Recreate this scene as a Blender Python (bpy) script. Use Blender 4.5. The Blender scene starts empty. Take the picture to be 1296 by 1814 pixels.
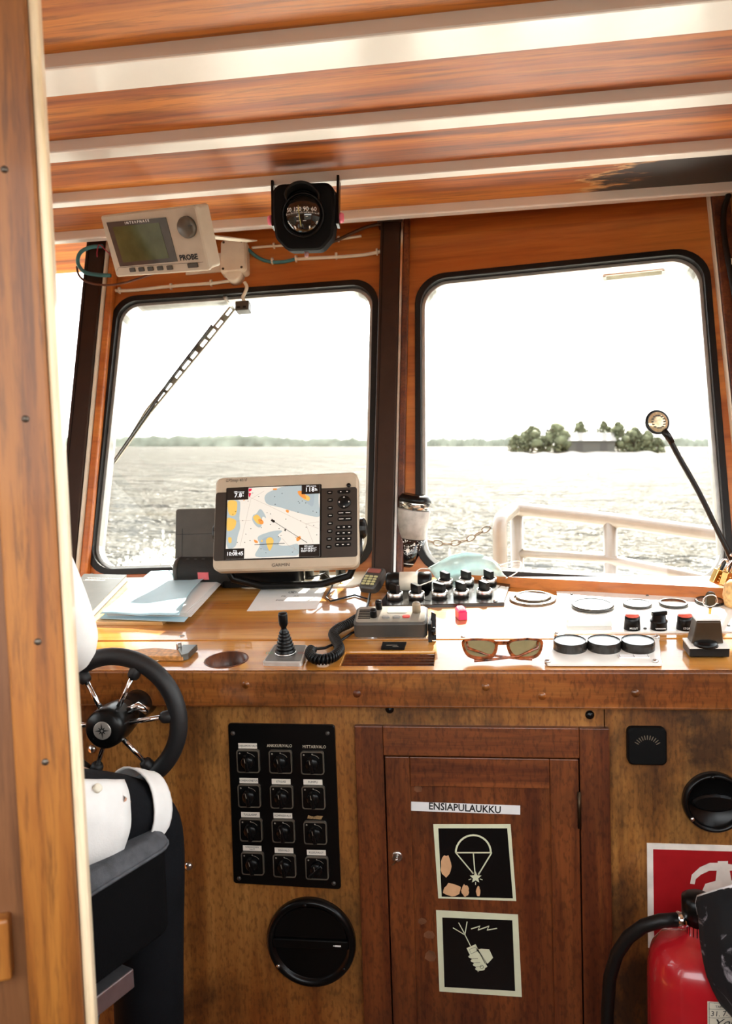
import bpy, bmesh, math, random
from mathutils import Matrix, Vector, noise
from mathutils.geometry import tessellate_polygon
random.seed(7)
SC = bpy.context.scene
COL = SC.collection
PI = math.pi
rad = math.radians

# ------------------------------------------------------------------ camera
FPX, CX, CY = 1400.0, 648.0, 907.0
EYE = Vector((0, 0, 1.5))
def cam_axes(yaw, pit, rol):
    y, p, r = rad(yaw), rad(pit), rad(rol)
    fwd = Vector((-math.sin(y)*math.cos(p), math.cos(y)*math.cos(p), -math.sin(p)))
    right = Vector((math.cos(y), math.sin(y), 0)); up = right.cross(fwd)
    return (math.cos(r)*right + math.sin(r)*up, -math.sin(r)*right + math.cos(r)*up, fwd)
RIGHT, UP, FWD = cam_axes(7.427, 3.453, -1.891)
cd = bpy.data.cameras.new('camera'); cam = bpy.data.objects.new('camera', cd); COL.objects.link(cam)
cd.sensor_fit = 'VERTICAL'; cd.sensor_height = 36.0; cd.lens = FPX/1814*36
cd.clip_start = 0.02; cd.clip_end = 20000
cd.dof.use_dof = True; cd.dof.focus_distance = 1.62; cd.dof.aperture_fstop = 6.3
mm = Matrix.Identity(4)
for i in range(3):
    mm[i][0] = RIGHT[i]; mm[i][1] = UP[i]; mm[i][2] = -FWD[i]; mm[i][3] = EYE[i]
cam.matrix_world = mm
SC.camera = cam
SC.view_settings.view_transform = 'Standard'; SC.view_settings.look = 'None'
SC.view_settings.gamma = 1.0; SC.view_settings.use_curve_mapping = False
SC.view_settings.exposure = 1.4

# ------------------------------------------------------------------ sky and sun
w = bpy.data.worlds.new('sky'); SC.world = w; w.use_nodes = True
wn = w.node_tree; wn.nodes.clear()
wo = wn.nodes.new('ShaderNodeOutputWorld'); bg = wn.nodes.new('ShaderNodeBackground')
tc = wn.nodes.new('ShaderNodeTexCoord'); sx = wn.nodes.new('ShaderNodeSeparateXYZ'); rp = wn.nodes.new('ShaderNodeValToRGB')
wn.links.new(tc.outputs['Generated'], sx.inputs[0]); wn.links.new(sx.outputs['Z'], rp.inputs[0])
rp.color_ramp.elements[0].position = 0.0; rp.color_ramp.elements[0].color = (1.0, 0.97, 0.90, 1)
rp.color_ramp.elements[1].position = 0.9; rp.color_ramp.elements[1].color = (0.80, 0.88, 0.97, 1)
e = rp.color_ramp.elements.new(0.22); e.color = (0.96, 0.98, 0.97, 1)
wn.links.new(rp.outputs[0], bg.inputs[0]); bg.inputs[1].default_value = 2.6
wn.links.new(bg.outputs[0], wo.inputs[0])
sd = bpy.data.lights.new('sun', 'SUN'); sd.energy = 25.0; sd.angle = rad(0.8); sd.color = (1.0, 0.93, 0.80)
sun = bpy.data.objects.new('sun', sd); COL.objects.link(sun)
SUN_AZ, SUN_EL = 9.0, 41.0            # degrees right of the bow, above the horizon
sdir = Vector((math.sin(rad(SUN_AZ))*math.cos(rad(SUN_EL)), math.cos(rad(SUN_AZ))*math.cos(rad(SUN_EL)), math.sin(rad(SUN_EL))))
sun.rotation_euler = sdir.to_track_quat('Z', 'Y').to_euler(); sun.location = sdir*50

# ------------------------------------------------------------------ projection helpers (pixel of the photo -> point on a known plane of the place)
def ray(px, py): return RIGHT*((px-CX)/FPX) - UP*((py-CY)/FPX) + FWD
def onP(px, py, p0, n):
    d = ray(px, py); return EYE + d*((p0-EYE).dot(n)/d.dot(n))
def onY(px, py, Y): return onP(px, py, Vector((0, Y, 0)), Vector((0, 1, 0)))
def onZ(px, py, Z): return onP(px, py, Vector((0, 0, Z)), Vector((0, 0, 1)))

# ------------------------------------------------------------------ mesh helpers
def T(x, y=None, z=None):
    return Matrix.Translation(x if y is None else (x, y, z))
def RX(a): return Matrix.Rotation(rad(a), 4, 'X')
def RY(a): return Matrix.Rotation(rad(a), 4, 'Y')
def RZ(a): return Matrix.Rotation(rad(a), 4, 'Z')
def frame(o, x, y, z):
    m = Matrix.Identity(4)
    for i in range(3): m[i][0] = x[i]; m[i][1] = y[i]; m[i][2] = z[i]; m[i][3] = o[i]
    return m
def rrect(w, h, r, n=5, cx=0, cy=0):
    pts = []
    for (sx_, sy_, a0) in ((1, 1, 0), (-1, 1, 90), (-1, -1, 180), (1, -1, 270)):
        for k in range(n+1):
            a = rad(a0 + 90*k/n)
            pts.append((cx+sx_*(w/2-r)+r*math.cos(a), cy+sy_*(h/2-r)+r*math.sin(a)))
    return pts
def circ(r, n=32, cx=0, cy=0, ry=None):
    return [(cx+r*math.cos(2*PI*k/n), cy+(ry or r)*math.sin(2*PI*k/n)) for k in range(n)]
def rquad(c, r, n=6):
    """round the corners of a 2D polygon (counter-clockwise)"""
    out = []; m = len(c)
    for i in range(m):
        p = Vector(c[i]); a = Vector(c[i-1])-p; b = Vector(c[(i+1) % m])-p
        a.normalize(); b.normalize()
        half = a.angle(b)/2; d = r/math.tan(half); ctr = p + (a+b).normalized()*(r/math.sin(half))
        s = p+a*d-ctr; e_ = p+b*d-ctr
        a0 = math.atan2(s.y, s.x); a1 = math.atan2(e_.y, e_.x)
        while a1-a0 > PI: a1 -= 2*PI
        while a1-a0 < -PI: a1 += 2*PI
        for k in range(n+1):
            t = a0+(a1-a0)*k/n; out.append((ctr.x+r*math.cos(t), ctr.y+r*math.sin(t)))
    return out

class MB:
    def __init__(s): s.v = []; s.f = []; s.s = []; s.mi = []; s.cur = 0
    def add(s, vs, fs, smooth=False, m=None):
        o = len(s.v)
        for p in vs:
            p = Vector(p); s.v.append(tuple(m @ p if m else p))
        for f in fs:
            s.f.append(tuple(i+o for i in f)); s.s.append(smooth); s.mi.append(s.cur)
        return s
    def box(s, c, d, m=None):
        x, y, z = d[0]/2, d[1]/2, d[2]/2
        vs = [(c[0]+a*x, c[1]+b*y, c[2]+e_*z) for a in (-1, 1) for b in (-1, 1) for e_ in (-1, 1)]
        return s.add(vs, [(0, 1, 3, 2), (4, 6, 7, 5), (0, 4, 5, 1), (2, 3, 7, 6), (0, 2, 6, 4), (1, 5, 7, 3)], False, m)
    def prism(s, poly, z0, z1, m=None, ch=0.0, smooth=False):
        """convex-ish polygon extruded in z; ch chamfers the top rim"""
        n = len(poly); cxm = sum(p[0] for p in poly)/n; cym = sum(p[1] for p in poly)/n
        rings = [(1.0, z0), (1.0, z1-ch)]
        vs = [(p[0], p[1], z0) for p in poly]+[(p[0], p[1], z1-ch) for p in poly]
        k = 2
        if ch:
            W_ = max(abs(p[0]-cxm) for p in poly); H_ = max(abs(p[1]-cym) for p in poly)
            vs += [(cxm+(p[0]-cxm)*(1-ch/W_), cym+(p[1]-cym)*(1-ch/H_), z1) for p in poly]; k = 3
        s.add(vs, [tuple(range(n))[::-1], tuple((k-1)*n+i for i in range(n))], False, m); o = len(s.v)-len(vs)
        for j in range(k-1):
            for i in range(n):
                a, b = i, (i+1) % n
                s.f.append((o+j*n+a, o+j*n+b, o+(j+1)*n+b, o+(j+1)*n+a)); s.s.append(smooth); s.mi.append(s.cur)
        return s
    def plate(s, outer, holes, z0, z1, m=None):
        """flat plate with holes (any outline), extruded"""
        loops = [outer]+list(holes)
        flat = [p for l in loops for p in l]
        tris = tessellate_polygon([[Vector((p[0], p[1], 0)) for p in l] for l in loops])
        n = len(flat)
        vs = [(p[0], p[1], z0) for p in flat]+[(p[0], p[1], z1) for p in flat]
        fs = []
        for t in tris:
            a, b, c = [Vector(flat[i]) for i in t]
            if (b-a).cross(c-a) < 0: t = t[::-1]
            fs.append(tuple(i+n for i in t)); fs.append(tuple(t)[::-1])
        o = 0
        for l in loops:
            k = len(l)
            for i in range(k):
                a, b = o+i, o+(i+1) % k
                fs.append((a, b, b+n, a+n))
            o += k
        return s.add(vs, fs, False, m)
    def lathe(s, prof, seg=32, m=None, smooth=True):
        vs = []; fs = []
        for (r, z) in prof:
            for k in range(seg):
                a = 2*PI*k/seg; vs.append((r*math.cos(a), r*math.sin(a), z))
        for j in range(len(prof)-1):
            for k in range(seg):
                k2 = (k+1) % seg
                fs.append((j*seg+k, j*seg+k2, (j+1)*seg+k2, (j+1)*seg+k))
        s.add(vs, fs, smooth, m)
        o = len(s.v)-len(vs)
        if prof[0][0] > 1e-5: s.f.append(tuple(o+k for k in range(seg))[::-1]); s.s.append(False); s.mi.append(s.cur)
        if prof[-1][0] > 1e-5: s.f.append(tuple(o+(len(prof)-1)*seg+k for k in range(seg))); s.s.append(False); s.mi.append(s.cur)
        return s
    def ring(s, prof, seg=40, m=None, smooth=False):
        """closed profile revolved (a ring)"""
        vs = []; fs = []; n = len(prof)
        for (r, z) in prof:
            for k in range(seg):
                a = 2*PI*k/seg; vs.append((r*math.cos(a), r*math.sin(a), z))
        for j in range(n):
            j2 = (j+1) % n
            for k in range(seg):
                k2 = (k+1) % seg; fs.append((j*seg+k, j*seg+k2, j2*seg+k2, j2*seg+k))
        return s.add(vs, fs, smooth, m)
    def tube(s, pts, r, seg=8, m=None, closed=False, prof=None):
        pts = [Vector(p) for p in pts]; n = len(pts); vs = []; fs = []
        rs = r if isinstance(r, (list, tuple)) else [r]*n
        up = None; k_ = seg if prof is None else len(prof)
        for i in range(n):
            if closed: t = pts[(i+1) % n]-pts[i-1]
            else: t = pts[min(i+1, n-1)]-pts[max(i-1, 0)]
            t.normalize()
            if up is None:
                up = Vector((0, 0, 1)) if abs(t.z) < 0.9 else Vector((0, 1, 0))
            x = up.cross(t).normalized(); y = t.cross(x).normalized(); up = y
            for k in range(k_):
                if prof: a_, b_ = prof[k]
                else: a = 2*PI*k/seg; a_, b_ = rs[i]*math.cos(a), rs[i]*math.sin(a)
                vs.append(tuple(pts[i]+x*a_+y*b_))
        for i in range(n if closed else n-1):
            j = (i+1) % n
            for k in range(k_):
                k2 = (k+1) % k_; fs.append((i*k_+k, i*k_+k2, j*k_+k2, j*k_+k))
        if not closed: fs += [tuple(range(k_))[::-1], tuple((n-1)*k_+k for k in range(k_))]
        return s.add(vs, fs, prof is None, m)
    def cyl(s, p0, p1, r, seg=16, m=None): return s.tube([p0, p1], r, seg, m)
    def ball(s, c, r, seg=16, rings=10, m=None):
        if not isinstance(r, (tuple, list)): r = (r, r, r)
        vs = [(c[0], c[1], c[2]-r[2])]; fs = []
        for j in range(1, rings):
            p = -PI/2+PI*j/rings
            for k in range(seg):
                a = 2*PI*k/seg; vs.append((c[0]+r[0]*math.cos(p)*math.cos(a), c[1]+r[1]*math.cos(p)*math.sin(a), c[2]+r[2]*math.sin(p)))
        vs.append((c[0], c[1], c[2]+r[2])); L = len(vs)-1
        for k in range(seg): fs.append((0, 1+(k+1) % seg, 1+k)); fs.append((L, 1+(rings-2)*seg+k, 1+(rings-2)*seg+(k+1) % seg))
        for j in range(rings-2):
            for k in range(seg):
                k2 = (k+1) % seg; fs.append((1+j*seg+k, 1+j*seg+k2, 1+(j+1)*seg+k2, 1+(j+1)*seg+k))
        return s.add(vs, fs, True, m)
    def grid(s, fn, nu, nv, smooth=True, m=None):
        vs = [tuple(fn(i/nu, j/nv)) for j in range(nv+1) for i in range(nu+1)]
        fs = [(j*(nu+1)+i, j*(nu+1)+i+1, (j+1)*(nu+1)+i+1, (j+1)*(nu+1)+i) for j in range(nv) for i in range(nu)]
        return s.add(vs, fs, smooth, m)
    def poly(s, pts, z=0.0, m=None):
        tris = tessellate_polygon([[Vector((p[0], p[1], 0)) for p in pts]]); fs = []
        for t in tris:
            a, b, c = [Vector(pts[i][:2]) for i in t]
            fs.append(tuple(t) if (b-a).cross(c-a) > 0 else tuple(t)[::-1])
        return s.add([(p[0], p[1], z) for p in pts], fs, False, m)
    def ribbon(s, pts, wd, z=0.0, m=None, closed=False):
        pts = [Vector(p[:2]) for p in pts]; n = len(pts); vs = []; fs = []
        for i in range(n):
            t = (pts[(i+1) % n]-pts[i-1]) if closed else (pts[min(i+1, n-1)]-pts[max(i-1, 0)])
            t.normalize(); nn = Vector((-t.y, t.x))*wd/2
            vs += [(pts[i].x+nn.x, pts[i].y+nn.y, z), (pts[i].x-nn.x, pts[i].y-nn.y, z)]
        for i in range(n if closed else n-1):
            j = (i+1) % n; fs.append((2*i, 2*i+1, 2*j+1, 2*j))
        return s.add(vs, fs, False, m)
    def build(s, name, mat, parent=None, bevel=0, mats=None, solid=0, sub=0):
        me = bpy.data.meshes.new(name); me.from_pydata(s.v, [], s.f)
        for p, sm, mi in zip(me.polygons, s.s, s.mi): p.use_smooth = sm; p.material_index = mi
        for mt in (mats or [mat]): me.materials.append(mt)
        me.update()
        o = bpy.data.objects.new(name, me); COL.objects.link(o)
        if parent: o.parent = parent
        if solid: md = o.modifiers.new('solid', 'SOLIDIFY'); md.thickness = solid; md.offset = 0
        if sub: md = o.modifiers.new('sub', 'SUBSURF'); md.levels = sub; md.render_levels = sub
        if bevel:
            md = o.modifiers.new('bevel', 'BEVEL'); md.width = bevel; md.segments = 2; md.limit_method = 'ANGLE'; md.angle_limit = rad(40)
        return o

def tag(o, label=None, cat=None, group=None, kind=None):
    if label: o['label'] = label
    if cat: o['category'] = cat
    if group: o['group'] = group
    if kind: o['kind'] = kind
    return o
def thing(name, label, cat, m=None, group=None):
    o = bpy.data.objects.new(name, None); COL.objects.link(o); o.empty_display_size = 0.02
    if m is not None: o.matrix_world = m
    return tag(o, label, cat, group)
def struct(name, label=None, m=None):
    o = bpy.data.objects.new(name, None); COL.objects.link(o); o.empty_display_size = 0.02
    if m is not None: o.matrix_world = m
    return tag(o, label, None, None, 'structure')
def txt(t, size, mat, parent, m, align='CENTER', name='lettering', ext=0.0001, xs=1.0, shear=0.0, sp=1.0, bold=0.0):
    cu = bpy.data.curves.new('t', 'FONT'); cu.body = t; cu.size = size; cu.align_x = align; cu.align_y = 'CENTER'
    cu.extrude = ext; cu.resolution_u = 2; cu.shear = shear; cu.space_character = sp; cu.offset = bold
    ob = bpy.data.objects.new('t', cu); COL.objects.link(ob)
    dg = bpy.context.evaluated_depsgraph_get(); me = bpy.data.meshes.new_from_object(ob.evaluated_get(dg))
    bpy.data.objects.remove(ob); bpy.data.curves.remove(cu)
    me.transform(m @ Matrix.Diagonal((xs, 1, 1, 1))); me.materials.clear(); me.materials.append(mat); me.name = name
    o = bpy.data.objects.new(name, me); COL.objects.link(o); o.parent = parent
    return o
def dup(o, parent=None, m=None):
    c = o.copy(); COL.objects.link(c)
    if parent: c.parent = parent
    if m is not None: c.matrix_local = m
    for ch in list(o.children): dup(ch, c)
    return c

# ------------------------------------------------------------------ materials
MATS = {}
def nodes(name):
    m = bpy.data.materials.new(name); m.use_nodes = True; nt = m.node_tree; nt.nodes.clear()
    out = nt.nodes.new('ShaderNodeOutputMaterial'); p = nt.nodes.new('ShaderNodeBsdfPrincipled'); nt.links.new(p.outputs[0], out.inputs[0])
    return m, nt, p, out
def N(nt, t, **kw):
    n = nt.nodes.new(t)
    for k, v in kw.items():
        if k in n.inputs: n.inputs[k].default_value = v
        else: setattr(n, k, v)
    return n
def ramp(nt, src, stops):
    r = nt.nodes.new('ShaderNodeValToRGB'); nt.links.new(src, r.inputs[0]); el = r.color_ramp.elements
    while len(el) < len(stops): el.new(0.5)
    for e_, (p, c) in zip(el, stops): e_.position = p; e_.color = (c[0], c[1], c[2], 1)
    return r.outputs[0]
def mixc(nt, fac, a, b, typ='MIX'):
    mx = nt.nodes.new('ShaderNodeMix'); mx.data_type = 'RGBA'; mx.blend_type = typ
    if isinstance(fac, float): mx.inputs[0].default_value = fac
    else: nt.links.new(fac, mx.inputs[0])
    for k, v in ((6, a), (7, b)):
        if isinstance(v, tuple): mx.inputs[k].default_value = (v[0], v[1], v[2], 1)
        else: nt.links.new(v, mx.inputs[k])
    return mx.outputs[2]
def coords(nt, scale, loc=(0, 0, 0), rot=(0, 0, 0)):
    tc_ = nt.nodes.new('ShaderNodeTexCoord'); mp = nt.nodes.new('ShaderNodeMapping')
    mp.inputs['Scale'].default_value = scale; mp.inputs['Location'].default_value = loc; mp.inputs['Rotation'].default_value = rot
    nt.links.new(tc_.outputs['Object'], mp.inputs[0]); return mp.outputs[0]
def plain(name, c, rough=0.5, metal=0.0, coat=0.0, var=0.12, scale=30.0, bump=0.0, spec=0.5):
    """paint, plastic, metal: one colour with a faint procedural mottle"""
    if name in MATS: return MATS[name]
    m, nt, p, out = nodes(name)
    ns = N(nt, 'ShaderNodeTexNoise', Scale=scale, Detail=4.0); nt.links.new(coords(nt, (1, 1, 1)), ns.inputs['Vector'])
    lo = tuple(max(0, x*(1-var)) for x in c); hi = tuple(min(1, x*(1+var)) for x in c)
    nt.links.new(ramp(nt, ns.outputs['Fac'], [(0.3, lo), (0.7, hi)]), p.inputs['Base Color'])
    p.inputs['Roughness'].default_value = rough; p.inputs['Metallic'].default_value = metal
    p.inputs['Coat Weight'].default_value = coat; p.inputs['Coat Roughness'].default_value = 0.06; p.inputs['Specular IOR Level'].default_value = spec
    if bump:
        b = N(nt, 'ShaderNodeBump', Strength=bump, Distance=0.002); n2 = N(nt, 'ShaderNodeTexNoise', Scale=scale*12, Detail=3.0)
        nt.links.new(coords(nt, (1, 1, 1)), n2.inputs['Vector']); nt.links.new(n2.outputs['Fac'], b.inputs['Height']); nt.links.new(b.outputs[0], p.inputs['Normal'])
    MATS[name] = m; return m
def wood(name, dark, mid, light, axis='X', fine=1.0, rough=0.35, coat=0.5, streak=0.6, stain=0.0, seed=0.0, bump=0.15, rot=(0, 0, 0), coatior=1.5, coatr=0.08, stain_c=(0.03, 0.012, 0.004)):
    """varnished timber: long streaks along the axis, fine pores, optional blotchy weather stains"""
    if name in MATS: return MATS[name]
    m, nt, p, out = nodes(name)
    L, S = 0.9*fine, 14.0*fine
    sc = {'X': (L, S, S), 'Y': (S, L, S), 'Z': (S, S, L)}[axis]
    v = coords(nt, sc, (seed*3.1, seed*1.7, seed*2.3), rot)
    n1 = N(nt, 'ShaderNodeTexNoise', Scale=1.0, Detail=6.0, Roughness=0.6, Distortion=0.9); nt.links.new(v, n1.inputs['Vector'])
    base = ramp(nt, n1.outputs['Fac'], [(0.28, dark), (0.46, mid), (0.62, light), (0.8, mid)])
    v2 = coords(nt, tuple(x*6 for x in sc), (seed, 5, 2), rot)
    n2 = N(nt, 'ShaderNodeTexNoise', Scale=1.0, Detail=5.0, Roughness=0.7, Distortion=0.4); nt.links.new(v2, n2.inputs['Vector'])
    grain = ramp(nt, n2.outputs['Fac'], [(0.34, (0.25, 0.2, 0.16)), (0.52, (1, 1, 1))])
    c = mixc(nt, streak, base, grain, 'MULTIPLY')
    if stain:
        n3 = N(nt, 'ShaderNodeTexNoise', Scale=4.5, Detail=8.0, Roughness=0.65, Distortion=0.3); nt.links.new(coords(nt, (1, 1, 0.7), (seed+3, 1, seed)), n3.inputs['Vector'])
        n5 = N(nt, 'ShaderNodeTexNoise', Scale=2.1, Detail=3.0, Roughness=0.5); nt.links.new(coords(nt, (1, 1, 0.8), (seed*0.7, 4, 1.3)), n5.inputs['Vector'])
        c = mixc(nt, ramp(nt, n5.outputs['Fac'], [(0.42, (0, 0, 0)), (0.66, (stain*0.75,)*3)]), c, tuple(x*k for x, k in zip(mid, (0.75, 0.42, 0.25))))
        f = ramp(nt, n3.outputs['Fac'], [(0.46, (0, 0, 0)), (0.66, (stain,)*3)])
        c = mixc(nt, f, c, stain_c)
        n4 = N(nt, 'ShaderNodeTexNoise', Scale=160.0, Detail=2.0); nt.links.new(coords(nt, (1, 1, 0.4)), n4.inputs['Vector'])
        c = mixc(nt, 0.5, c, ramp(nt, n4.outputs['Fac'], [(0.36, (0.3, 0.25, 0.2)), (0.5, (1, 1, 1))]), 'MULTIPLY')
    nt.links.new(c, p.inputs['Base Color'])
    p.inputs['Roughness'].default_value = rough; p.inputs['Coat Weight'].default_value = coat; p.inputs['Coat Roughness'].default_value = coatr; p.inputs['Coat IOR'].default_value = coatior
    b = N(nt, 'ShaderNodeBump', Strength=bump, Distance=0.001); nt.links.new(n2.outputs['Fac'], b.inputs['Height']); nt.links.new(b.outputs[0], p.inputs['Normal'])
    MATS[name] = m; return m
def glassmat(name, tint=(0.98, 0.99, 0.985), refl=1.0):
    m, nt, p, out = nodes(name); nt.nodes.remove(p)
    tr = N(nt, 'ShaderNodeBsdfTransparent'); tr.inputs[0].default_value = (*tint, 1)
    gl = N(nt, 'ShaderNodeBsdfGlossy'); gl.inputs['Roughness'].default_value = 0.02
    fr = N(nt, 'ShaderNodeFresnel', IOR=1.45); ns = N(nt, 'ShaderNodeTexNoise', Scale=6.0); nt.links.new(coords(nt, (1, 1, 1)), ns.inputs['Vector'])
    ml = N(nt, 'ShaderNodeMath', operation='MULTIPLY'); nt.links.new(fr.outputs[0], ml.inputs[0]); ml.inputs[1].default_value = refl
    mx = N(nt, 'ShaderNodeMixShader'); nt.links.new(ml.outputs[0], mx.inputs[0]); nt.links.new(tr.outputs[0], mx.inputs[1]); nt.links.new(gl.outputs[0], mx.inputs[2])
    nt.links.new(mx.outputs[0], out.inputs[0]); MATS[name] = m; return m
def screenmat(name, c, s):
    m, nt, p, out = nodes(name)
    p.inputs['Base Color'].default_value = (*[x*0.5 for x in c], 1); p.inputs['Roughness'].default_value = 0.25
    p.inputs['Emission Color'].default_value = (*c, 1); p.inputs['Emission Strength'].default_value = s
    MATS[name] = m; return m

PINE = [wood('ceiling_pine_%d' % i, (0.055, 0.010, 0.001), (0.35, 0.084, 0.005), (0.58, 0.190, 0.016), 'X', 0.62, 0.5, 0.04, 0.75, seed=i*2.7+1, bump=0.1) for i in range(5)]
WALLW = wood('wall_veneer', (0.20, 0.042, 0.006), (0.44, 0.115, 0.016), (0.60, 0.20, 0.036), 'X', 0.45, 0.4, 0.2, 0.35, seed=4)
DOORW = wood('door_oak', (0.13, 0.036, 0.005), (0.25, 0.080, 0.009), (0.34, 0.125, 0.018), 'Z', 1.6, 0.5, 0.1, 0.65, seed=9)
DOORP = wood('door_panel_oak', (0.08, 0.026, 0.008), (0.15, 0.055, 0.017), (0.2, 0.08, 0.027), 'Z', 1.2, 0.5, 0.1, 0.5, seed=12)
DESK = wood('worktop_teak', (0.36, 0.11, 0.014), (0.56, 0.215, 0.034), (0.72, 0.33, 0.065), 'X', 0.9, 0.25, 0.9, 0.25, seed=3, bump=0.04, coatr=0.05, coatior=1.9)
FRONT = wood('console_plywood', (0.14, 0.045, 0.008), (0.32, 0.130, 0.026), (0.46, 0.215, 0.052), 'Z', 0.8, 0.45, 0.2, 0.45, stain=0.92, seed=6)
BATTEN = wood('console_batten', (0.12, 0.032, 0.006), (0.26, 0.082, 0.014), (0.40, 0.16, 0.034), 'X', 1.0, 0.35, 0.3, 0.4, stain=0.6, seed=8)
MAHO = wood('locker_mahogany', (0.050, 0.010, 0.003), (0.120, 0.027, 0.006), (0.21, 0.058, 0.013), 'Z', 1.1, 0.42, 0.10, 0.5, stain=0.5, seed=2)
MAHOX = wood('locker_mahogany_rail', (0.050, 0.010, 0.003), (0.135, 0.032, 0.007), (0.23, 0.065, 0.015), 'X', 1.1, 0.42, 0.10, 0.5, stain=0.35, seed=5)
BLACK = plain('black_plastic', (0.003, 0.003, 0.003), 0.3, spec=0.25)
MATTE = plain('black_matte', (0.002, 0.002, 0.002), 0.7, spec=0.15)
RUBBER = plain('black_rubber', (0.005, 0.004, 0.0035), 0.45, bump=0.1, spec=0.3)
BROWNM = plain('brown_metal', (0.030, 0.012, 0.0055), 0.5, bump=0.05, spec=0.25)
WHITEP = plain('white_paint', (0.88, 0.85, 0.78), 0.22, coat=0.5, var=0.04, scale=8)
IVORY = plain('ivory_plastic', (0.80, 0.74, 0.60), 0.4, var=0.05)
STEEL = plain('brushed_steel', (0.62, 0.60, 0.57), 0.28, 1.0)
CHROME = plain('chrome', (0.80, 0.80, 0.80), 0.1, 1.0, var=0.03)
ALU = plain('weathered_aluminium', (0.50, 0.50, 0.47), 0.35, 0.7)
BRASS = plain('brass', (0.78, 0.50, 0.18), 0.25, 1.0)
BEIGE = plain('beige_plastic', (0.52, 0.45, 0.34), 0.5, var=0.05)
GREYP = plain('dark_grey_plastic', (0.06, 0.055, 0.048), 0.4)
WHITET = plain('white_print', (0.85, 0.85, 0.82), 0.5)
BLACKT = plain('black_print', (0.01, 0.01, 0.01), 0.5)
PAPER = plain('paper', (0.80, 0.80, 0.79), 0.7, var=0.03)
GLASS = glassmat('window_glass', refl=0.7)
# ------------------------------------------------------------------ the wheelhouse shell
TILT = 14.0
class Facet:
    """one pane-bearing plane of the windscreen: u along the base, v up the leaning wall, w into the cabin"""
    def __init__(s, o, yaw, tilt=TILT):
        s.u = Vector((math.cos(rad(yaw)), -math.sin(rad(yaw)), 0)); nh = Vector((s.u.y*-1, s.u.x, 0))
        if nh.y < 0: nh = -nh
        s.v = nh*math.sin(rad(tilt))+Vector((0, 0, math.cos(rad(tilt)))); s.w = s.u.cross(s.v); s.o = Vector(o)
        s.m = frame(s.o, s.u, s.v, s.w)
    def px(s, x, y, off=0.0):
        p = onP(x, y, s.o+s.w*off, s.w)-s.o; return (p.dot(s.u), p.dot(s.v))
    def p3(s, x, y, off=0.0): return onP(x, y, s.o+s.w*off, s.w)
    def wpt(s, u, v, w_=0.0): return s.o+s.u*u+s.v*v+s.w*w_
B0 = onY(682, 1010, 2.15); B0.z = 1.2
FL = Facet(B0, 1.0); FR = Facet(B0, 3.0)
ZB, ZC = 2.2, 2.226

# worktop plane
WS = math.atan((1.2-1.107)/(2.15-1.48)); WO = Vector((0, 1.48, 1.107)); WNRM = Vector((0, -math.sin(WS), math.cos(WS))); WY = Vector((0, math.cos(WS), math.sin(WS)))
WM = frame(WO, Vector((1, 0, 0)), WY, WNRM)
def W3(px, py, h=0.0): return onP(px, py, WO+WNRM*h, WNRM)
def W2(px, py, h=0.0):
    p = W3(px, py, h)-WO; return (p.x, p.dot(WY))
def WF(px, py, h=0.0, rz=0.0): return T(W3(px, py, h)) @ RX(math.degrees(WS)) @ RZ(rz)
YF = 1.5
def F2(px, py, Y=YF):
    p = onY(px, py, Y); return (p.x, p.z)
def FF(px, py, off=0.0):                       # frame on the console front: x right, y up, z out towards the cabin
    return T(onY(px, py, YF-off)) @ RX(90)

# floor, side walls, ceiling
fl = MB(); fl.box((0, 1.0, -0.02), (3.4, 5.2, 0.04)); o = fl.build('floor', wood('floor_boards', (0.06, 0.025, 0.01), (0.13, 0.06, 0.025), (0.2, 0.1, 0.04), 'Y', 0.8)); tag(o, 'dark boarded wheelhouse floor', kind='structure')

ceil = struct('ceiling', 'varnished pine boarding between white beams')
BE = [(0.42, 0.51), (0.74, 0.83), (1.04, 1.13), (1.334, 1.431), (1.671, 1.726), (1.975, 2.012), (2.285, 2.32)]
edges = [-0.4]+[x for b in BE for x in b]+[2.72]
XL, XR = -1.75, 1.0
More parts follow.
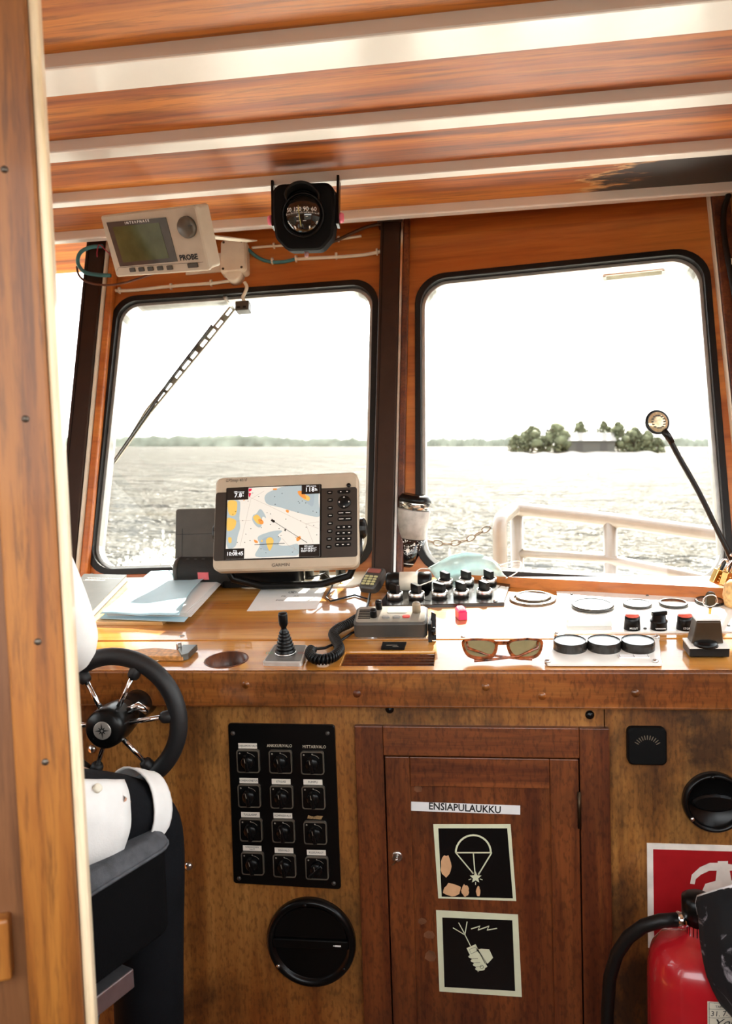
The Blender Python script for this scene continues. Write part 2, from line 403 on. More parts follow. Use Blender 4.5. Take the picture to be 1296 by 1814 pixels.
# dark rotten stain with flaking varnish on the boarding nearest the windscreen
def rotten():
    m = PINE[2].copy(); m.name = 'ceiling_pine_rotten'; nt = m.node_tree; p = [n for n in nt.nodes if n.type == 'BSDF_PRINCIPLED'][0]
    src = p.inputs['Base Color'].links[0].from_socket
    tc_ = nt.nodes.new('ShaderNodeTexCoord'); sp = nt.nodes.new('ShaderNodeSeparateXYZ'); nt.links.new(tc_.outputs['Object'], sp.inputs[0])
    n1 = N(nt, 'ShaderNodeTexNoise', Scale=1.0, Detail=8.0, Roughness=0.7); nt.links.new(coords(nt, (5, 30, 30)), n1.inputs['Vector'])
    mr = N(nt, 'ShaderNodeMapRange'); nt.links.new(sp.outputs['X'], mr.inputs[0]); mr.inputs[1].default_value = 0.12; mr.inputs[2].default_value = 0.6; mr.inputs[3].default_value = -0.35; mr.inputs[4].default_value = 0.42
    ad = N(nt, 'ShaderNodeMath', operation='ADD'); nt.links.new(n1.outputs['Fac'], ad.inputs[0]); nt.links.new(mr.outputs[0], ad.inputs[1])
    my = N(nt, 'ShaderNodeMapRange'); nt.links.new(sp.outputs['Y'], my.inputs[0]); my.inputs[1].default_value = 2.02; my.inputs[2].default_value = 2.12; my.inputs[3].default_value = -0.35; my.inputs[4].default_value = 0.05
    a2 = N(nt, 'ShaderNodeMath', operation='ADD'); nt.links.new(ad.outputs[0], a2.inputs[0]); nt.links.new(my.outputs[0], a2.inputs[1])
    f1 = ramp(nt, a2.outputs[0], [(0.54, (0, 0, 0)), (0.6, (0.9, 0.9, 0.9)), (0.66, (0.0, 0.0, 0.0))])
    c = mixc(nt, f1, src, (0.62, 0.36, 0.14)); f2 = ramp(nt, a2.outputs[0], [(0.6, (0, 0, 0)), (0.68, (1, 1, 1))])
    c = mixc(nt, f2, c, (0.012, 0.006, 0.003)); nt.links.new(c, p.inputs['Base Color']); return m
ROT = rotten()
for i in range(0, len(edges), 2):
    a, b = edges[i], edges[i+1]; q = MB(); q.box(((XL+XR)/2, (a+b)/2, ZC+0.02), (XR-XL, b-a+0.06, 0.04))
    q.build('ceiling_board', ROT if abs(a-2.012) < 1e-3 else PINE[(i//2) % 5], ceil)
for (a, b) in BE:
    q = MB(); q.box(((XL+XR)/2, (a+b)/2, (ZB+ZC+0.03)/2), (XR-XL-0.01, b-a, ZC+0.03-ZB)); q.build('beam', WHITEP, ceil, bevel=0.004)
q = MB(); q.box(((XL+XR)/2, 1.15, ZC+0.08), (XR-XL+0.1, 3.5, 0.06)); q.build('roof_deck', WHITEP, ceil)

def wallpanel(fc, outer, hole, name, mat, th=0.03):
    s = struct(name, None, fc.m)
    q = MB(); q.plate(outer, [hole[::-1]] if hole else [], -th, 0.0); q.build('panel', mat, s); return s
# window outlines (outer rim of the rubber gasket)
def ccw(c): return c if sum(c[i-1][0]*c[i][1]-c[i][0]*c[i-1][1] for i in range(len(c))) > 0 else c[::-1]
cL = ccw([FL.px(*p) for p in ((203, 528), (671, 494), (660, 1006), (151, 1020))])
cR = ccw([FR.px(*p) for p in ((735, 490), (1253, 437), (1303, 1046), (736, 1014))])
def inset(c, d):
    n = len(c); out = []
    for i in range(n):
        p = Vector(c[i]); a = (Vector(c[i-1])-p).normalized(); b = (Vector(c[(i+1) % n])-p).normalized(); out.append(tuple(p+(a+b)*d/max(0.3, (1-a.dot(b)**2)**.5)))
    return out
VT = (ZB-1.2)/math.cos(rad(TILT))+0.03; VBOT = -0.12
uPostL0, uPostL1 = FL.px(180, 450), FL.px(142, 850)
def lineat(p, q, v): t = (v-p[1])/(q[1]-p[1]); return p[0]+(q[0]-p[0])*t
uL = lambda v: lineat(uPostL0, uPostL1, v)
pm0, pm1 = FL.px(694, 420), FL.px(681, 960)
uM = lambda v: lineat(pm0, pm1, v)
rm0, rm1 = FR.px(694, 420), FR.px(681, 960)
uM2 = lambda v: lineat(rm0, rm1, v)
re0, re1 = FR.px(1256, 372), FR.px(1294, 740)
uR = lambda v: lineat(re0, re1, v)
wl = wallpanel(FL, [(uL(VBOT), VBOT), (uM(VBOT), VBOT), (uM(VT), VT), (uL(VT), VT)], rquad(inset(cL, 0.006), 0.075), 'wall_front', WALLW)
tag(wl, 'varnished veneer wall around the wiper window')
wr = wallpanel(FR, [(uM2(VBOT), VBOT), (uR(VBOT)+0.02, VBOT), (uR(VT)+0.02, VT), (uM2(VT), VT)], rquad(inset(cR, 0.006), 0.09), 'wall_front_right', WALLW)
tag(wr, 'varnished veneer wall around the window facing the island')

def window(fc, corners, r, name, label):
    s = struct(name, label, fc.m)
    loop = rquad(corners, r, 8)
    gw = 0.017                         # rubber width
    prof = [(-0.008, -0.012), (0.008, -0.012), (0.008, 0.004), (0.004, 0.009), (-0.004, 0.009), (-0.008, 0.004)]
    mid = rquad(inset(corners, gw/2), r-0.006, 8)
    q = MB()
    q.plate(loop, [rquad(inset(corners, gw), r-gw*0.6, 8)[::-1]], -0.02, 0.008); q.build('rubber_gasket', RUBBER, s, bevel=0.003)
    q = MB(); ic = inset(corners, gw); q.plate(rquad(ic, r-gw*0.6, 8), [rquad(inset(ic, 0.010), r-gw*0.6-0.006, 8)[::-1]], -0.05, -0.012)
    q.build('metal_rim', ALU, s, bevel=0.002)
    q = MB(); q.prism(rquad(inset(ic, 0.006), r-gw*0.6-0.004, 8), -0.036, -0.032); q.build('pane', GLASS, s)
    return s
window(FL, cL, 0.075, 'window_1', 'rounded window swept by the wiper')
window(FR, cR, 0.09, 'window_2', 'rounded window facing the wooded island')

# quarter window round the corner on the far left
uv = lambda v: FL.wpt(uL(v), v)
FQ = Facet(FL.wpt(uL(0), 0), -52)
qc = ccw([(-0.06, 0.10), (-0.05, 0.845), (-0.62, 0.845), (-0.62, 0.10)])
wq = wallpanel(FQ, [(0.01, VBOT), (0.05, VT), (-0.72, VT), (-0.72, VBOT)][::-1], rquad(inset(qc, 0.006), 0.07), 'wall_left_corner', WALLW)
tag(wq, 'varnished veneer wall of the left corner')
window(FQ, qc, 0.07, 'window_3', 'narrow window left of the brown corner post')

def post(fc, u0, v0, u1, v1, wd, dp, name, label, mat=BROWNM, w0=0.0):
    a, b = fc.wpt(u0, v0, w0), fc.wpt(u1, v1, w0); ax = (b-a).normalized(); z = fc.w; x = ax.cross(z).normalized(); z = x.cross(ax)
    s = struct(name, label, frame(a, x, ax, z)); L = (b-a).length
    q = MB(); q.box((0, L/2, dp/2), (wd, L, dp)); q.build('post', mat, s, bevel=0.004)
    return s, L
pA, LA = post(FL, uM(-0.06), -0.06, uM(VT-0.015), VT-0.015, 0.058, 0.045, 'trim_1', 'brown metal centre post between the two big windows')
q = MB(); q.box((0.034, LA/2, 0.02), (0.006, LA, 0.04)); q.build('edge_strip', STEEL, pA)
q = MB(); q.box((0.046, LA/2, 0.017), (0.018, LA, 0.03)); q.build('wood_strip', MAHO, pA, bevel=0.004)
q = MB(); q.box((-0.002, LA-0.005, 0.024), (0.075, 0.03, 0.052)); q.build('top_bracket', BROWNM, pA, bevel=0.004)
q = MB(); q.box((-0.02, LA/2, 0.0455), (0.0015, LA-0.02, 0.001)); q.build('groove', MATTE, pA)
pB, LB = post(FL, uL(-0.06), -0.06, uL(VT-0.015), VT-0.015, 0.06, 0.045, 'trim_2', 'brown metal corner post left of the wiper window')
q = MB(); q.box((0.035, LB/2, 0.02), (0.006, LB, 0.035)); q.build('edge_strip', IVORY, pB)
q = MB(); q.box((0.05, LB/2, 0.014), (0.022, LB, 0.028)); q.build('wood_strip', WALLW, pB, bevel=0.006)
q = MB(); q.box((-0.018, LB/2, 0.0455), (0.002, LB-0.02, 0.001)); q.build('groove', MATTE, pB)
pC, LC = post(FR, uR(-0.06)+0.028, -0.06, uR(VT-0.015)+0.028, VT-0.015, 0.055, 0.03, 'trim_3', 'reddish wooden post at the right end of the windscreen', MAHO)
q = MB(); q.box((-0.031, LC/2, 0.012), (0.004, LC, 0.026)); q.build('edge_strip', IVORY, pC)
q = MB(); q.box((0.004, LC-0.16, 0.034), (0.010, 0.0, 0.0)) if False else None
# right and left side walls of the cabin, each with a long window opening
def sidewall(x0, y0, x1, y1, name, label):
    a = Vector((x0, y0, 0)); b = Vector((x1, y1, 0)); ax = (b-a).normalized(); L = (b-a).length
    s = struct(name, label, frame(a, ax, Vector((0, 0, 1)), ax.cross(Vector((0, 0, 1)))))
    q = MB(); q.plate([(0, 0), (L, 0), (L, ZC), (0, ZC)], [rrect(L-0.4, 0.80, 0.08, 6, L/2, 1.62)[::-1]], -0.015, 0.015); q.build('panel', WALLW, s)
    q = MB(); q.plate(rrect(L-0.39, 0.81, 0.08, 6, L/2, 1.62), [rrect(L-0.43, 0.77, 0.07, 6, L/2, 1.62)[::-1]], -0.02, 0.02); q.build('rubber_gasket', RUBBER, s)
    q = MB(); q.prism(rrect(L-0.42, 0.78, 0.07, 6, L/2, 1.62), -0.002, 0.002); q.build('pane', GLASS, s)
    return s
pr = FR.wpt(uR(0)+0.06, 0)
wrt = sidewall(pr.x+0.03, pr.y, 0.95, -0.3, 'wall_right', 'right side wall with a long window')
def cornerfill(wall, pts):
    iv = wall.matrix_world.inverted(); q = MB(); q.add([iv @ p for p in pts], [tuple(range(len(pts)))]); q.build('corner_panel', WALLW, wall, solid=0.02)
cornerfill(wrt, [Vector((pr.x+0.03, pr.y, 1.0)), Vector((pr.x+0.03, pr.y-0.01, ZC)), FR.wpt(uR(VT)+0.05, VT+0.02), FR.wpt(uR(0)+0.045, -0.1)])
pl = FQ.wpt(-0.72, 0)
wlt = sidewall(pl.x-0.02, pl.y, -1.62, -0.3, 'wall_left', 'left side wall with a long window')
cornerfill(wlt, [Vector((pl.x-0.02, pl.y, 1.0)), FQ.wpt(-0.71, -0.1), FQ.wpt(-0.71, VT+0.02), Vector((pl.x-0.02, pl.y-0.01, ZC))])

# ------------------------------------------------------------------ the open door in the near left foreground
YD = 0.75
XD = onY(141, 1200, YD).x
DZ = 22.0
dr = struct('door_1', 'open oak door with framed panels in the near foreground', T(XD, YD, 0) @ RZ(DZ))
DMI = dr.matrix_world.inverted()
sw_ = 0.050
q = MB(); q.box((-0.010-sw_/2, -0.018, 1.08), (sw_, 0.036, 2.16)); q.build('stile', DOORW, dr, bevel=0.003)
q = MB(); q.box((-0.005, -0.017, 1.08), (0.0095, 0.030, 2.16)); q.build('lit_edge_bead', wood('door_lit_edge_oak', (0.60, 0.42, 0.22), (0.74, 0.56, 0.34), (0.80, 0.64, 0.44), 'Z', 1.2, 0.4, 0.3, 0.3, seed=20), dr, bevel=0.003)  # paler oak colour paints the light falling on the door edge
q = MB(); q.box((-0.28, -0.008, 1.08), (0.47, 0.010, 2.14)); q.build('panel', DOORP, dr)
rz0 = onP(20, 1655, dr.matrix_world.to_translation(), dr.matrix_world.to_3x3() @ Vector((0, 1, 0))).z; rzh = 0.062
for zc, h in ((rz0, rzh), (0.12, 0.2), (2.08, 0.14)):
    q = MB(); q.box((-0.075-0.21, -0.016, zc), (0.42, 0.026, h)); q.build('rail', DOORW, dr, bevel=0.003)
q = MB(); q.box((-0.53, -0.018, 1.08), (sw_, 0.036, 2.16)); q.build('stile', DOORW, dr, bevel=0.003)
for px, py in ((45, 742), (67, 1137), (80, 1350), (8, 300)):
    lm = DMI @ onP(px, py, dr.matrix_world @ Vector((0, -0.036, 0)), dr.matrix_world.to_3x3() @ Vector((0, 1, 0)))
    q = MB(); q.lathe([(0.0035, 0), (0.003, 0.0012), (0, 0.0016)], 10, T(lm.x, -0.036, lm.z) @ RX(90)); q.build('screw', plain('old_screw', (0.12, 0.10, 0.08), 0.4, 0.8), dr)
# unseen after bulkhead added to shape the fill light: solid below, wide open above
bk = struct('wall_back_blocker', 'unseen after bulkhead added to hold back low fill light, wide opening above', T(0, -0.36, 0))
q = MB(); q.plate([(-1.62, 0), (0.95, 0), (0.95, ZC), (-1.62, ZC)], [rrect(2.4, 0.90, 0.06, 6, -0.335, 1.73)[::-1]], -0.02, 0.02, RX(90)); q.build('panel', DOORP, bk)

# ------------------------------------------------------------------ outside: sea, deck, railing, shores
SEA = Vector((0.036, -0.020, 1.003)).normalized()      # the boat heels a little against the sea
def seaframe():
    z = SEA; y = (Vector((0, 1, 0))-z*z.y).normalized(); x = y.cross(z); return frame(EYE-z*3.2, x, y, z)
SM = seaframe(); SMI = SM.inverted()
def watermat():
    m, nt, p, out = nodes('sea_water')
    nt.nodes.remove(p)
    n1 = N(nt, 'ShaderNodeTexNoise', Scale=1.0, Detail=2.2, Roughness=0.55, Distortion=0.5); nt.links.new(coords(nt, (2.4, 3.6, 1)), n1.inputs['Vector'])
    n2 = N(nt, 'ShaderNodeTexNoise', Scale=1.0, Detail=2.0, Roughness=0.55, Distortion=0.3); nt.links.new(coords(nt, (0.30, 0.60, 1)), n2.inputs['Vector'])
    n3 = N(nt, 'ShaderNodeTexNoise', Scale=1.0, Detail=2.0, Roughness=0.55); nt.links.new(coords(nt, (0.05, 0.12, 1)), n3.inputs['Vector'])
    ad = N(nt, 'ShaderNodeMath', operation='MULTIPLY_ADD'); nt.links.new(n2.outputs['Fac'], ad.inputs[0]); ad.inputs[1].default_value = 2.6; nt.links.new(n1.outputs['Fac'], ad.inputs[2])
    ae = N(nt, 'ShaderNodeMath', operation='MULTIPLY_ADD'); nt.links.new(n3.outputs['Fac'], ae.inputs[0]); ae.inputs[1].default_value = 9.0; nt.links.new(ad.outputs[0], ae.inputs[2])
    b = N(nt, 'ShaderNodeBump', Strength=1.0, Distance=0.55); nt.links.new(ae.outputs[0], b.inputs['Height'])
    di = N(nt, 'ShaderNodeBsdfDiffuse'); di.inputs[0].default_value = (0.030, 0.0275, 0.022, 1); gl = N(nt, 'ShaderNodeBsdfGlossy'); gl.inputs['Roughness'].default_value = 0.24
    fr = N(nt, 'ShaderNodeFresnel', IOR=1.33); nt.links.new(b.outputs[0], fr.inputs['Normal'])
    mr = N(nt, 'ShaderNodeMapRange'); nt.links.new(fr.outputs[0], mr.inputs[0]); mr.inputs[3].default_value = 0.0; mr.inputs[4].default_value = 0.2
    for nd in (di, gl): nt.links.new(b.outputs[0], nd.inputs['Normal'])
    mx = N(nt, 'ShaderNodeMixShader'); nt.links.new(mr.outputs[0], mx.inputs[0]); nt.links.new(di.outputs[0], mx.inputs[1]); nt.links.new(gl.outputs[0], mx.inputs[2]); nt.links.new(mx.outputs[0], out.inputs[0])
    return m
q = MB()
ys = [2.5*(1.028**k) for k in range(300)]
ys = [y for y in ys if y < 6000]; nx = 140
rows = []
for y in ys:
    row = []
    for i in range(nx+1):
        x = (i/nx*2-1)*(y*1.3+8); z = 0
        if y < 700: z = 0.16*noise.noise(Vector((x*0.32, y*0.55, 0)))+0.09*noise.noise(Vector((x*0.9, y*1.3, 3)))
        row.append((x, y, z))
    rows.append(row)
vs = [p for r_ in rows for p in r_]; fs = [(j*(nx+1)+i, j*(nx+1)+i+1, (j+1)*(nx+1)+i+1, (j+1)*(nx+1)+i) for j in range(len(rows)-1) for i in range(nx)]
q.add(vs, fs, True); sea = q.build('sea', watermat()); sea.matrix_world = SM; tag(sea, 'glittering pale sea stretching to the horizon', kind='stuff')
q = MB(); q.box((0, -2000, -0.4), (8000, 4002, 0.2)); sb = q.build('sea_astern', sea.data.materials[0]); sb.matrix_world = SM; tag(sb, 'open sea around and behind the boat', kind='stuff')

def seapt(px, dist):                     # point on the sea surface in the direction of a pixel column
    d = ray(px, 788); d = (SMI.to_3x3() @ d); s_ = dist/d.y; return Vector((d.x*s_, dist, 0))
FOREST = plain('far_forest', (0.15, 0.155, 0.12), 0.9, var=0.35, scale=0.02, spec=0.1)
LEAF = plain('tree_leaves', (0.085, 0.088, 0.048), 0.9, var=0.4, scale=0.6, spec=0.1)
BARK = plain('tree_bark', (0.08, 0.06, 0.045), 0.9)
ROCK = plain('shore_rock', (0.30, 0.26, 0.22), 0.9, var=0.3, scale=0.3)
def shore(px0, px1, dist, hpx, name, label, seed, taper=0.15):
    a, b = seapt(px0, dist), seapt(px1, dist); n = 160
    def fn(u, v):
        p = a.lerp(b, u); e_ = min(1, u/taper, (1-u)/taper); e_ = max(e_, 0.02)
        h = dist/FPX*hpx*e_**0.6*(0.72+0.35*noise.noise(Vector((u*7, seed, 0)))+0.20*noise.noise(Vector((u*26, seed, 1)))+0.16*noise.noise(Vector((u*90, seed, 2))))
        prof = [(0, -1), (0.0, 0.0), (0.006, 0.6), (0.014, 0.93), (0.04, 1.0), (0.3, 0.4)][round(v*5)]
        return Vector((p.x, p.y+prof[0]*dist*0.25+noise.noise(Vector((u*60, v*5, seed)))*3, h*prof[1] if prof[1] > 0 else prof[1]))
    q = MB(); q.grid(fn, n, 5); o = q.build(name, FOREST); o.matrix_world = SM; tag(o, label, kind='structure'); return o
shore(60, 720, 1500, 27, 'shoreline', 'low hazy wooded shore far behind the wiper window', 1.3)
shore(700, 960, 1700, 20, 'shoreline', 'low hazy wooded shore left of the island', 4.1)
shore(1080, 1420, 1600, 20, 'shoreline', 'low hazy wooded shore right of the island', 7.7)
# island
ID = 260.0; U = ID/FPX
isl = MB(); c0, c1 = seapt(862, ID), seapt(1180, ID)
def fi(u, v):
    p = c0.lerp(c1, u); e_ = max(0.0, min(1, u/0.1, (1-u)/0.1)); a = v*PI
    return Vector((p.x, p.y+(-math.cos(a))*9*(0.3+0.7*e_), math.sin(a)*1.6*e_**0.7*(0.7+0.5*noise.noise(Vector((u*14, v*4, 2))))-0.1))
isl.grid(fi, 60, 10); io = isl.build('island', ROCK); io.matrix_world = SM; tag(io, 'low rocky island ahead beyond the railing', 'island', kind='structure')
def tree(px, hpx, wpx, label, seed, dy=0.0, bare=False, base=0.6):
    random.seed(seed); p = seapt(px, ID+dy); H = hpx*U*1.1; Wd = wpx*U*1.2
    t = thing('island_tree', label, 'tree', SM @ T(p.x, p.y, base), 'trees on the island')
    q = MB(); q.tube([(0, 0, -0.6), (0.1, 0, H*0.4), (0, 0.1, H*0.8)], [Wd*0.05, Wd*0.035, Wd*0.015], 6)
    for k in range(5):
        a = random.uniform(0, 2*PI); q.tube([(0.05, 0, H*(0.35+0.08*k)), (math.cos(a)*Wd*0.3, math.sin(a)*Wd*0.3, H*(0.55+0.08*k))], [Wd*0.02, Wd*0.008], 5)
    q.build('trunk', BARK, t)
    q = MB()
    for k in range(26 if not bare else 12):
        a = random.uniform(0, 2*PI); zz = random.uniform(0.06 if not bare else 0.4, 0.93); rr = Wd*0.42*math.sin(min(1, (1.02-zz)*1.5)*PI/2)*random.uniform(0.2, 1)
        R = Wd*random.uniform(0.10, 0.2)*(0.8 if bare else 1)
        c = Vector((math.cos(a)*rr, math.sin(a)*rr, H*zz)); b = MB(); b.ball(c, (R, R, R*0.85), 9, 7)
        b.v = [tuple(Vector(x)+(Vector(x)-c)*0.45*noise.noise(Vector(x)*2.2/ max(0.3, R))) for x in b.v]
        q.add(b.v, b.f, True)
    # loose leaf tufts break up the outline
    for k in range(900):
        a = random.uniform(0, 2*PI); zz = random.uniform(0.04 if not bare else 0.35, 1.0); rr = Wd*0.55*math.sin(min(1, (1.04-zz)*1.5)*PI/2)*random.uniform(0.5, 1)
        c = Vector((math.cos(a)*rr, math.sin(a)*rr, H*zz)); s_ = Wd*0.05
        d1 = Vector((random.uniform(-1, 1), random.uniform(-1, 1), random.uniform(-1, 1)))*s_; d2 = Vector((random.uniform(-1, 1), random.uniform(-1, 1), random.uniform(-1, 1)))*s_
        q.add([c-d1, c+d2, c+d1, c-d2], [(0, 1, 2, 3)])
    q.build('crown', LEAF, t)
for a in [(913, 30, 22, 'small low tree at the left tip of the island', 1), (942, 42, 38, 'rounded tree second from the left tip of the island', 2),
          (984, 44, 46, 'broad bushy tree left of the island house', 3), (1027, 50, 30, 'tall thin topped tree standing left behind the house roof', 4, 3.0, True),
          (1068, 50, 30, 'tall loose tree rising above the right end of the house', 5, 3.0, True), (1094, 48, 32, 'tall dense tree just right of the house', 6),
          (1123, 40, 36, 'pale round tree third from the right tip of the island', 7, 2.0), (1147, 34, 30, 'low tree beside the lamp disc on the island', 8), (1165, 24, 20, 'lowest bush at the right tip of the island', 9)]:
    tree(*a)
random.seed(11)
hp = seapt(1045, ID-1); hs = thing('island_house', 'dark boathouse with a pale roof among the island trees', 'house', SM @ T(hp.x, hp.y, 0.5))
q = MB(); q.box((0, 0, 2.0), (76*U, 6, 4.0)); q.build('wall', plain('house_dark_board', (0.05, 0.045, 0.035), 0.8), hs)
q = MB(); q.add([(-40*U, -3.6, 4.0), (40*U, -3.6, 4.0), (40*U, 3.6, 4.0), (-40*U, 3.6, 4.0), (-38*U, 0, 6.6), (38*U, 0, 6.6)], [(0, 1, 5, 4), (2, 3, 4, 5), (1, 2, 5), (3, 0, 4), (0, 3, 2, 1)]); q.build('roof', plain('house_roof', (0.17, 0.15, 0.13), 0.8), hs)
for k in (-1, 1):
    q = MB(); q.box((k*20*U, -3.02, 2.0), (2.0, 0.1, 2.4)); q.build('boat_door', plain('house_dark_door', (0.035, 0.03, 0.024), 0.8), hs)
bp = seapt(1268, 190); bs = thing('channel_marker', 'small dark marker standing in the water near the right window edge', 'marker', SM @ T(bp))
q = MB(); q.lathe([(0.9, -0.5), (0.9, 0.3), (0.65, 0.5), (0.55, 2.2), (0.0, 2.5)], 12); q.build('body', plain('marker_green', (0.05, 0.07, 0.05), 0.6), bs)
q = MB(); q.lathe([(0.06, 2.4), (0.06, 3.0), (0.2, 3.0), (0.2, 3.25), (0, 3.3)], 8); q.build('lantern', BLACK, bs)
for i, (px, ln) in enumerate(((885, 26.0), (1225, 16.0))):
    jp = seapt(px, 240); q = MB()
    q.grid(lambda u, v: Vector((jp.x+(u-.5)*ln*.6, jp.y-1+2*v, math.sin(v*PI)*0.5*math.sin(max(.02, min(.98, u))*PI)**.4*(0.8+0.5*noise.noise(Vector((u*9, v, i))))-0.05)), 30, 6)
    o = q.build('skerry', ROCK); o.matrix_world = SM; tag(o, ('flat dark skerry at the left foot of the island', 'flat dark skerry in the water right of the island')[i], 'rock')

# foredeck below the window line, railing, chain
q = MB(); q.box((0.2, 3.6, 0.30), (3.0, 2.4, 0.06)); o = q.build('foredeck', plain('deck_paint', (0.5, 0.5, 0.47), 0.6)); tag(o, 'pale painted foredeck below the windows', kind='structure')
ZR = onY(906, 897, 3.6).z
RAILW = plain('railing_paint', (0.20, 0.165, 0.13), 0.35, var=0.06)
rail = thing('deck_railing', 'white tubular railing on the foredeck outside the window', 'railing', T(0, 0, 0))
pa = onY(884, 922, 3.35); pb = onY(910, 901, 3.6); pc = onY(1080, 921, 3.45); pd = onY(1300, 952, 3.2); pe = onY(1600, 1003, 2.95)
RT = 0.030
def bend(p0, p1, p2, d=0.07, n=5):
    a_ = p1+(p0-p1).normalized()*d; b_ = p1+(p2-p1).normalized()*d
    return [((1-t)**2*a_+2*t*(1-t)*p1+t*t*b_) for t in [k/n for k in range(n+1)]]
dn = Vector((0, 0, -1))
q = MB(); q.tube([Vector((pa.x, pa.y, 0.33))]+bend(pa+dn*0.9, pa, pb, 0.05)+bend(pa, pb, pc, 0.05)+[pc, pd, pe], RT, 12); q.build('top_rail', RAILW, rail)
for p in (pb+Vector((0.01, 0, 0)), pc, pe):
    q = MB(); q.cyl(p+dn*0.01, Vector((p.x, p.y, 0.33)), RT*0.95, 12); q.build('post', RAILW, rail)
q = MB(); q.tube([onY(914, 979, pb.y), onY(1072, 990, pc.y), onY(1240, 1024, pd.y+0.06), onY(1400, 1060, 3.0)], RT*0.72, 10); q.build('lower_rail', RAILW, rail)
ch = thing('chain', 'rusty chain sagging from the white railing', 'chain', T(0, 0, 0))
pts = [onY(x, y, 3.35) for x, y in ((866, 934), (848, 945), (826, 957), (800, 963), (775, 963), (752, 956), (730, 944), (712, 930))]
dense = []
for i in range(len(pts)-1):
    for k in range(6): dense.append(pts[i].lerp(pts[i+1], k/6))
acc = 0; last = dense[0]; lnk = None; sp = 0.030; cnt = 0
for i in range(1, len(dense)):
    acc += (dense[i]-dense[i-1]).length
    if acc >= sp:
        acc = 0; t = (dense[i]-last).normalized(); c = (dense[i]+last)/2; last = dense[i]
        x = t; y = x.cross(Vector((0, 1, 0))).normalized(); z = x.cross(y)
        m = frame(c, x, y, z) @ RX(90*(cnt % 2)+20); cnt += 1
        if lnk is None:
            q = MB(); q.tube([(0.021*math.cos(a_)*1.0, 0.012*math.sin(a_), 0) for a_ in [2*PI*k/14 for k in range(14)]], 0.0032, 6, closed=True)
            lnk = q.build('chain_link', plain('rusty_steel', (0.08, 0.05, 0.025), 0.6, 0.3, var=0.4, scale=200), ch); lnk.matrix_local = m
        else: dup(lnk, ch, m)
# stanchion that the far end of the chain hangs from
st = thing('stanchion', 'white post behind the centre post carrying the chain', 'post', T(pts[-1].x, 3.36, 0.33))
q = MB(); q.cyl((0, 0, 0), (0, 0, pts[-1].z-0.28), 0.022, 12); q.build('tube', RAILW, st)
# bow wave
random.seed(5); q = MB(); bw = onY(262, 985, 7.5)
for k in range(1100):
    u = random.gauss(0, 1); h = abs(random.gauss(0, 0.5)); c = Vector((bw.x+u*0.28+0.1*h, 7.5+random.uniform(-0.4, 0.4), bw.z-0.22+h*0.30*math.exp(-u*u*0.4)))
    R = random.uniform(0.004, 0.016); q.ball(c, (R, R, R*random.uniform(0.8, 2.0)), 6, 5)
def wave(u, v): return Vector((bw.x-1.6+u*3.0, 7.1+v*0.9, bw.z-1.2+1.0*math.exp(-((u-0.52)/0.25)**2)*math.sin(v*PI)+0.05*noise.noise(Vector((u*20, v*8, 0)))))
o = q.build('bow_spray', plain('foam', (0.5, 0.48, 0.42), 0.8)); tag(o, 'frothy white bow wave spray outside the lower left window', kind='stuff')
# lamp under the eave outside the right window
lm = onZ(1122, 488, 2.10); ld = thing('eave_lamp', 'small weathered rectangular lamp under the roof edge outside the right window', 'lamp', T(lm.x, lm.y, 2.10) @ RZ(-12))
q = MB(); q.plate(rrect(0.20, 0.085, 0.01), [rrect(0.175, 0.062, 0.006)[::-1]], 0.0, 0.04); q.build('housing', ALU, ld, bevel=0.002)
q = MB(); q.prism(rrect(0.178, 0.066, 0.006), 0.012, 0.018); q.build('lens', plain('lamp_lens', (0.45, 0.42, 0.30), 0.3, var=0.3, scale=60), ld)
q = MB(); q.box((0, 0, 0.08), (0.06, 0.05, 0.1)); q.build('bracket', ALU, ld)
for sx_ in (-1, 1):
    q = MB(); q.lathe([(0.004, -0.002), (0.004, 0.002)], 8, T(sx_*0.092, -0.036, 0)); q.build('screw', plain('rust', (0.12, 0.05, 0.02), 0.7), ld)
# ------------------------------------------------------------------ console: worktop boards and cabinet front
def loc(m, px, py):
    """pixel of the photo -> local x, y on the plane z = 0 of the frame m"""
    p = m.inverted() @ onP(px, py, m.to_translation(), (m.to_3x3() @ Vector((0, 0, 1)))); return (p.x, p.y)
YB = W2(420, 1133)[1]
wt = thing('worktop', 'glossy orange varnished console worktop under the windows', 'worktop', WM)
q = MB()
rear = 0.70
hole = []
q.plate([(-1.28, YB), (0.73, YB), (0.73, 0.45), (0.66, 0.60), (-0.2, 0.63), (-1.02, 0.66), (-1.28, 0.45)], [], -0.022, 0.0); q.build('rear_board', DESK, wt, bevel=0.002)
hc = W2(401, 1167); ha = W2(364, 1167); hr = abs(hc[0]-ha[0])
s0 = W2(612, 1153); s1 = W2(770, 1153); s2 = W2(612, 1178)
slot = [(s0[0], s2[1]), (s1[0], s2[1]), (s1[0], s0[1]), (s0[0], s0[1])]
q = MB(); q.plate([(-1.28, 0.0), (0.75, 0.0), (0.75, YB-0.003), (-1.28, YB-0.003)], [circ(hr, 32, *hc)[::-1], slot[::-1]], -0.024, -0.002); q.build('front_board', DESK, wt, bevel=0.0015)
q = MB(); q.ring([(hr+0.0005, -0.09), (hr+0.0005, -0.001), (hr-0.003, -0.001), (hr-0.003, -0.09)], 32, T(hc[0], hc[1], 0), True); q.lathe([(hr, -0.092), (hr, -0.088)], 32, T(hc[0], hc[1], 0)); q.build('cup_holder', MAHO, wt)
for k in range(5):
    yy = s2[1]+(s0[1]-s2[1])*(k+0.5)/5; q = MB(); q.box(((s0[0]+s1[0])/2, yy, -0.012), (s1[0]-s0[0]-0.002, 0.0035, 0.014)); q.build('slat', MAHO, wt)
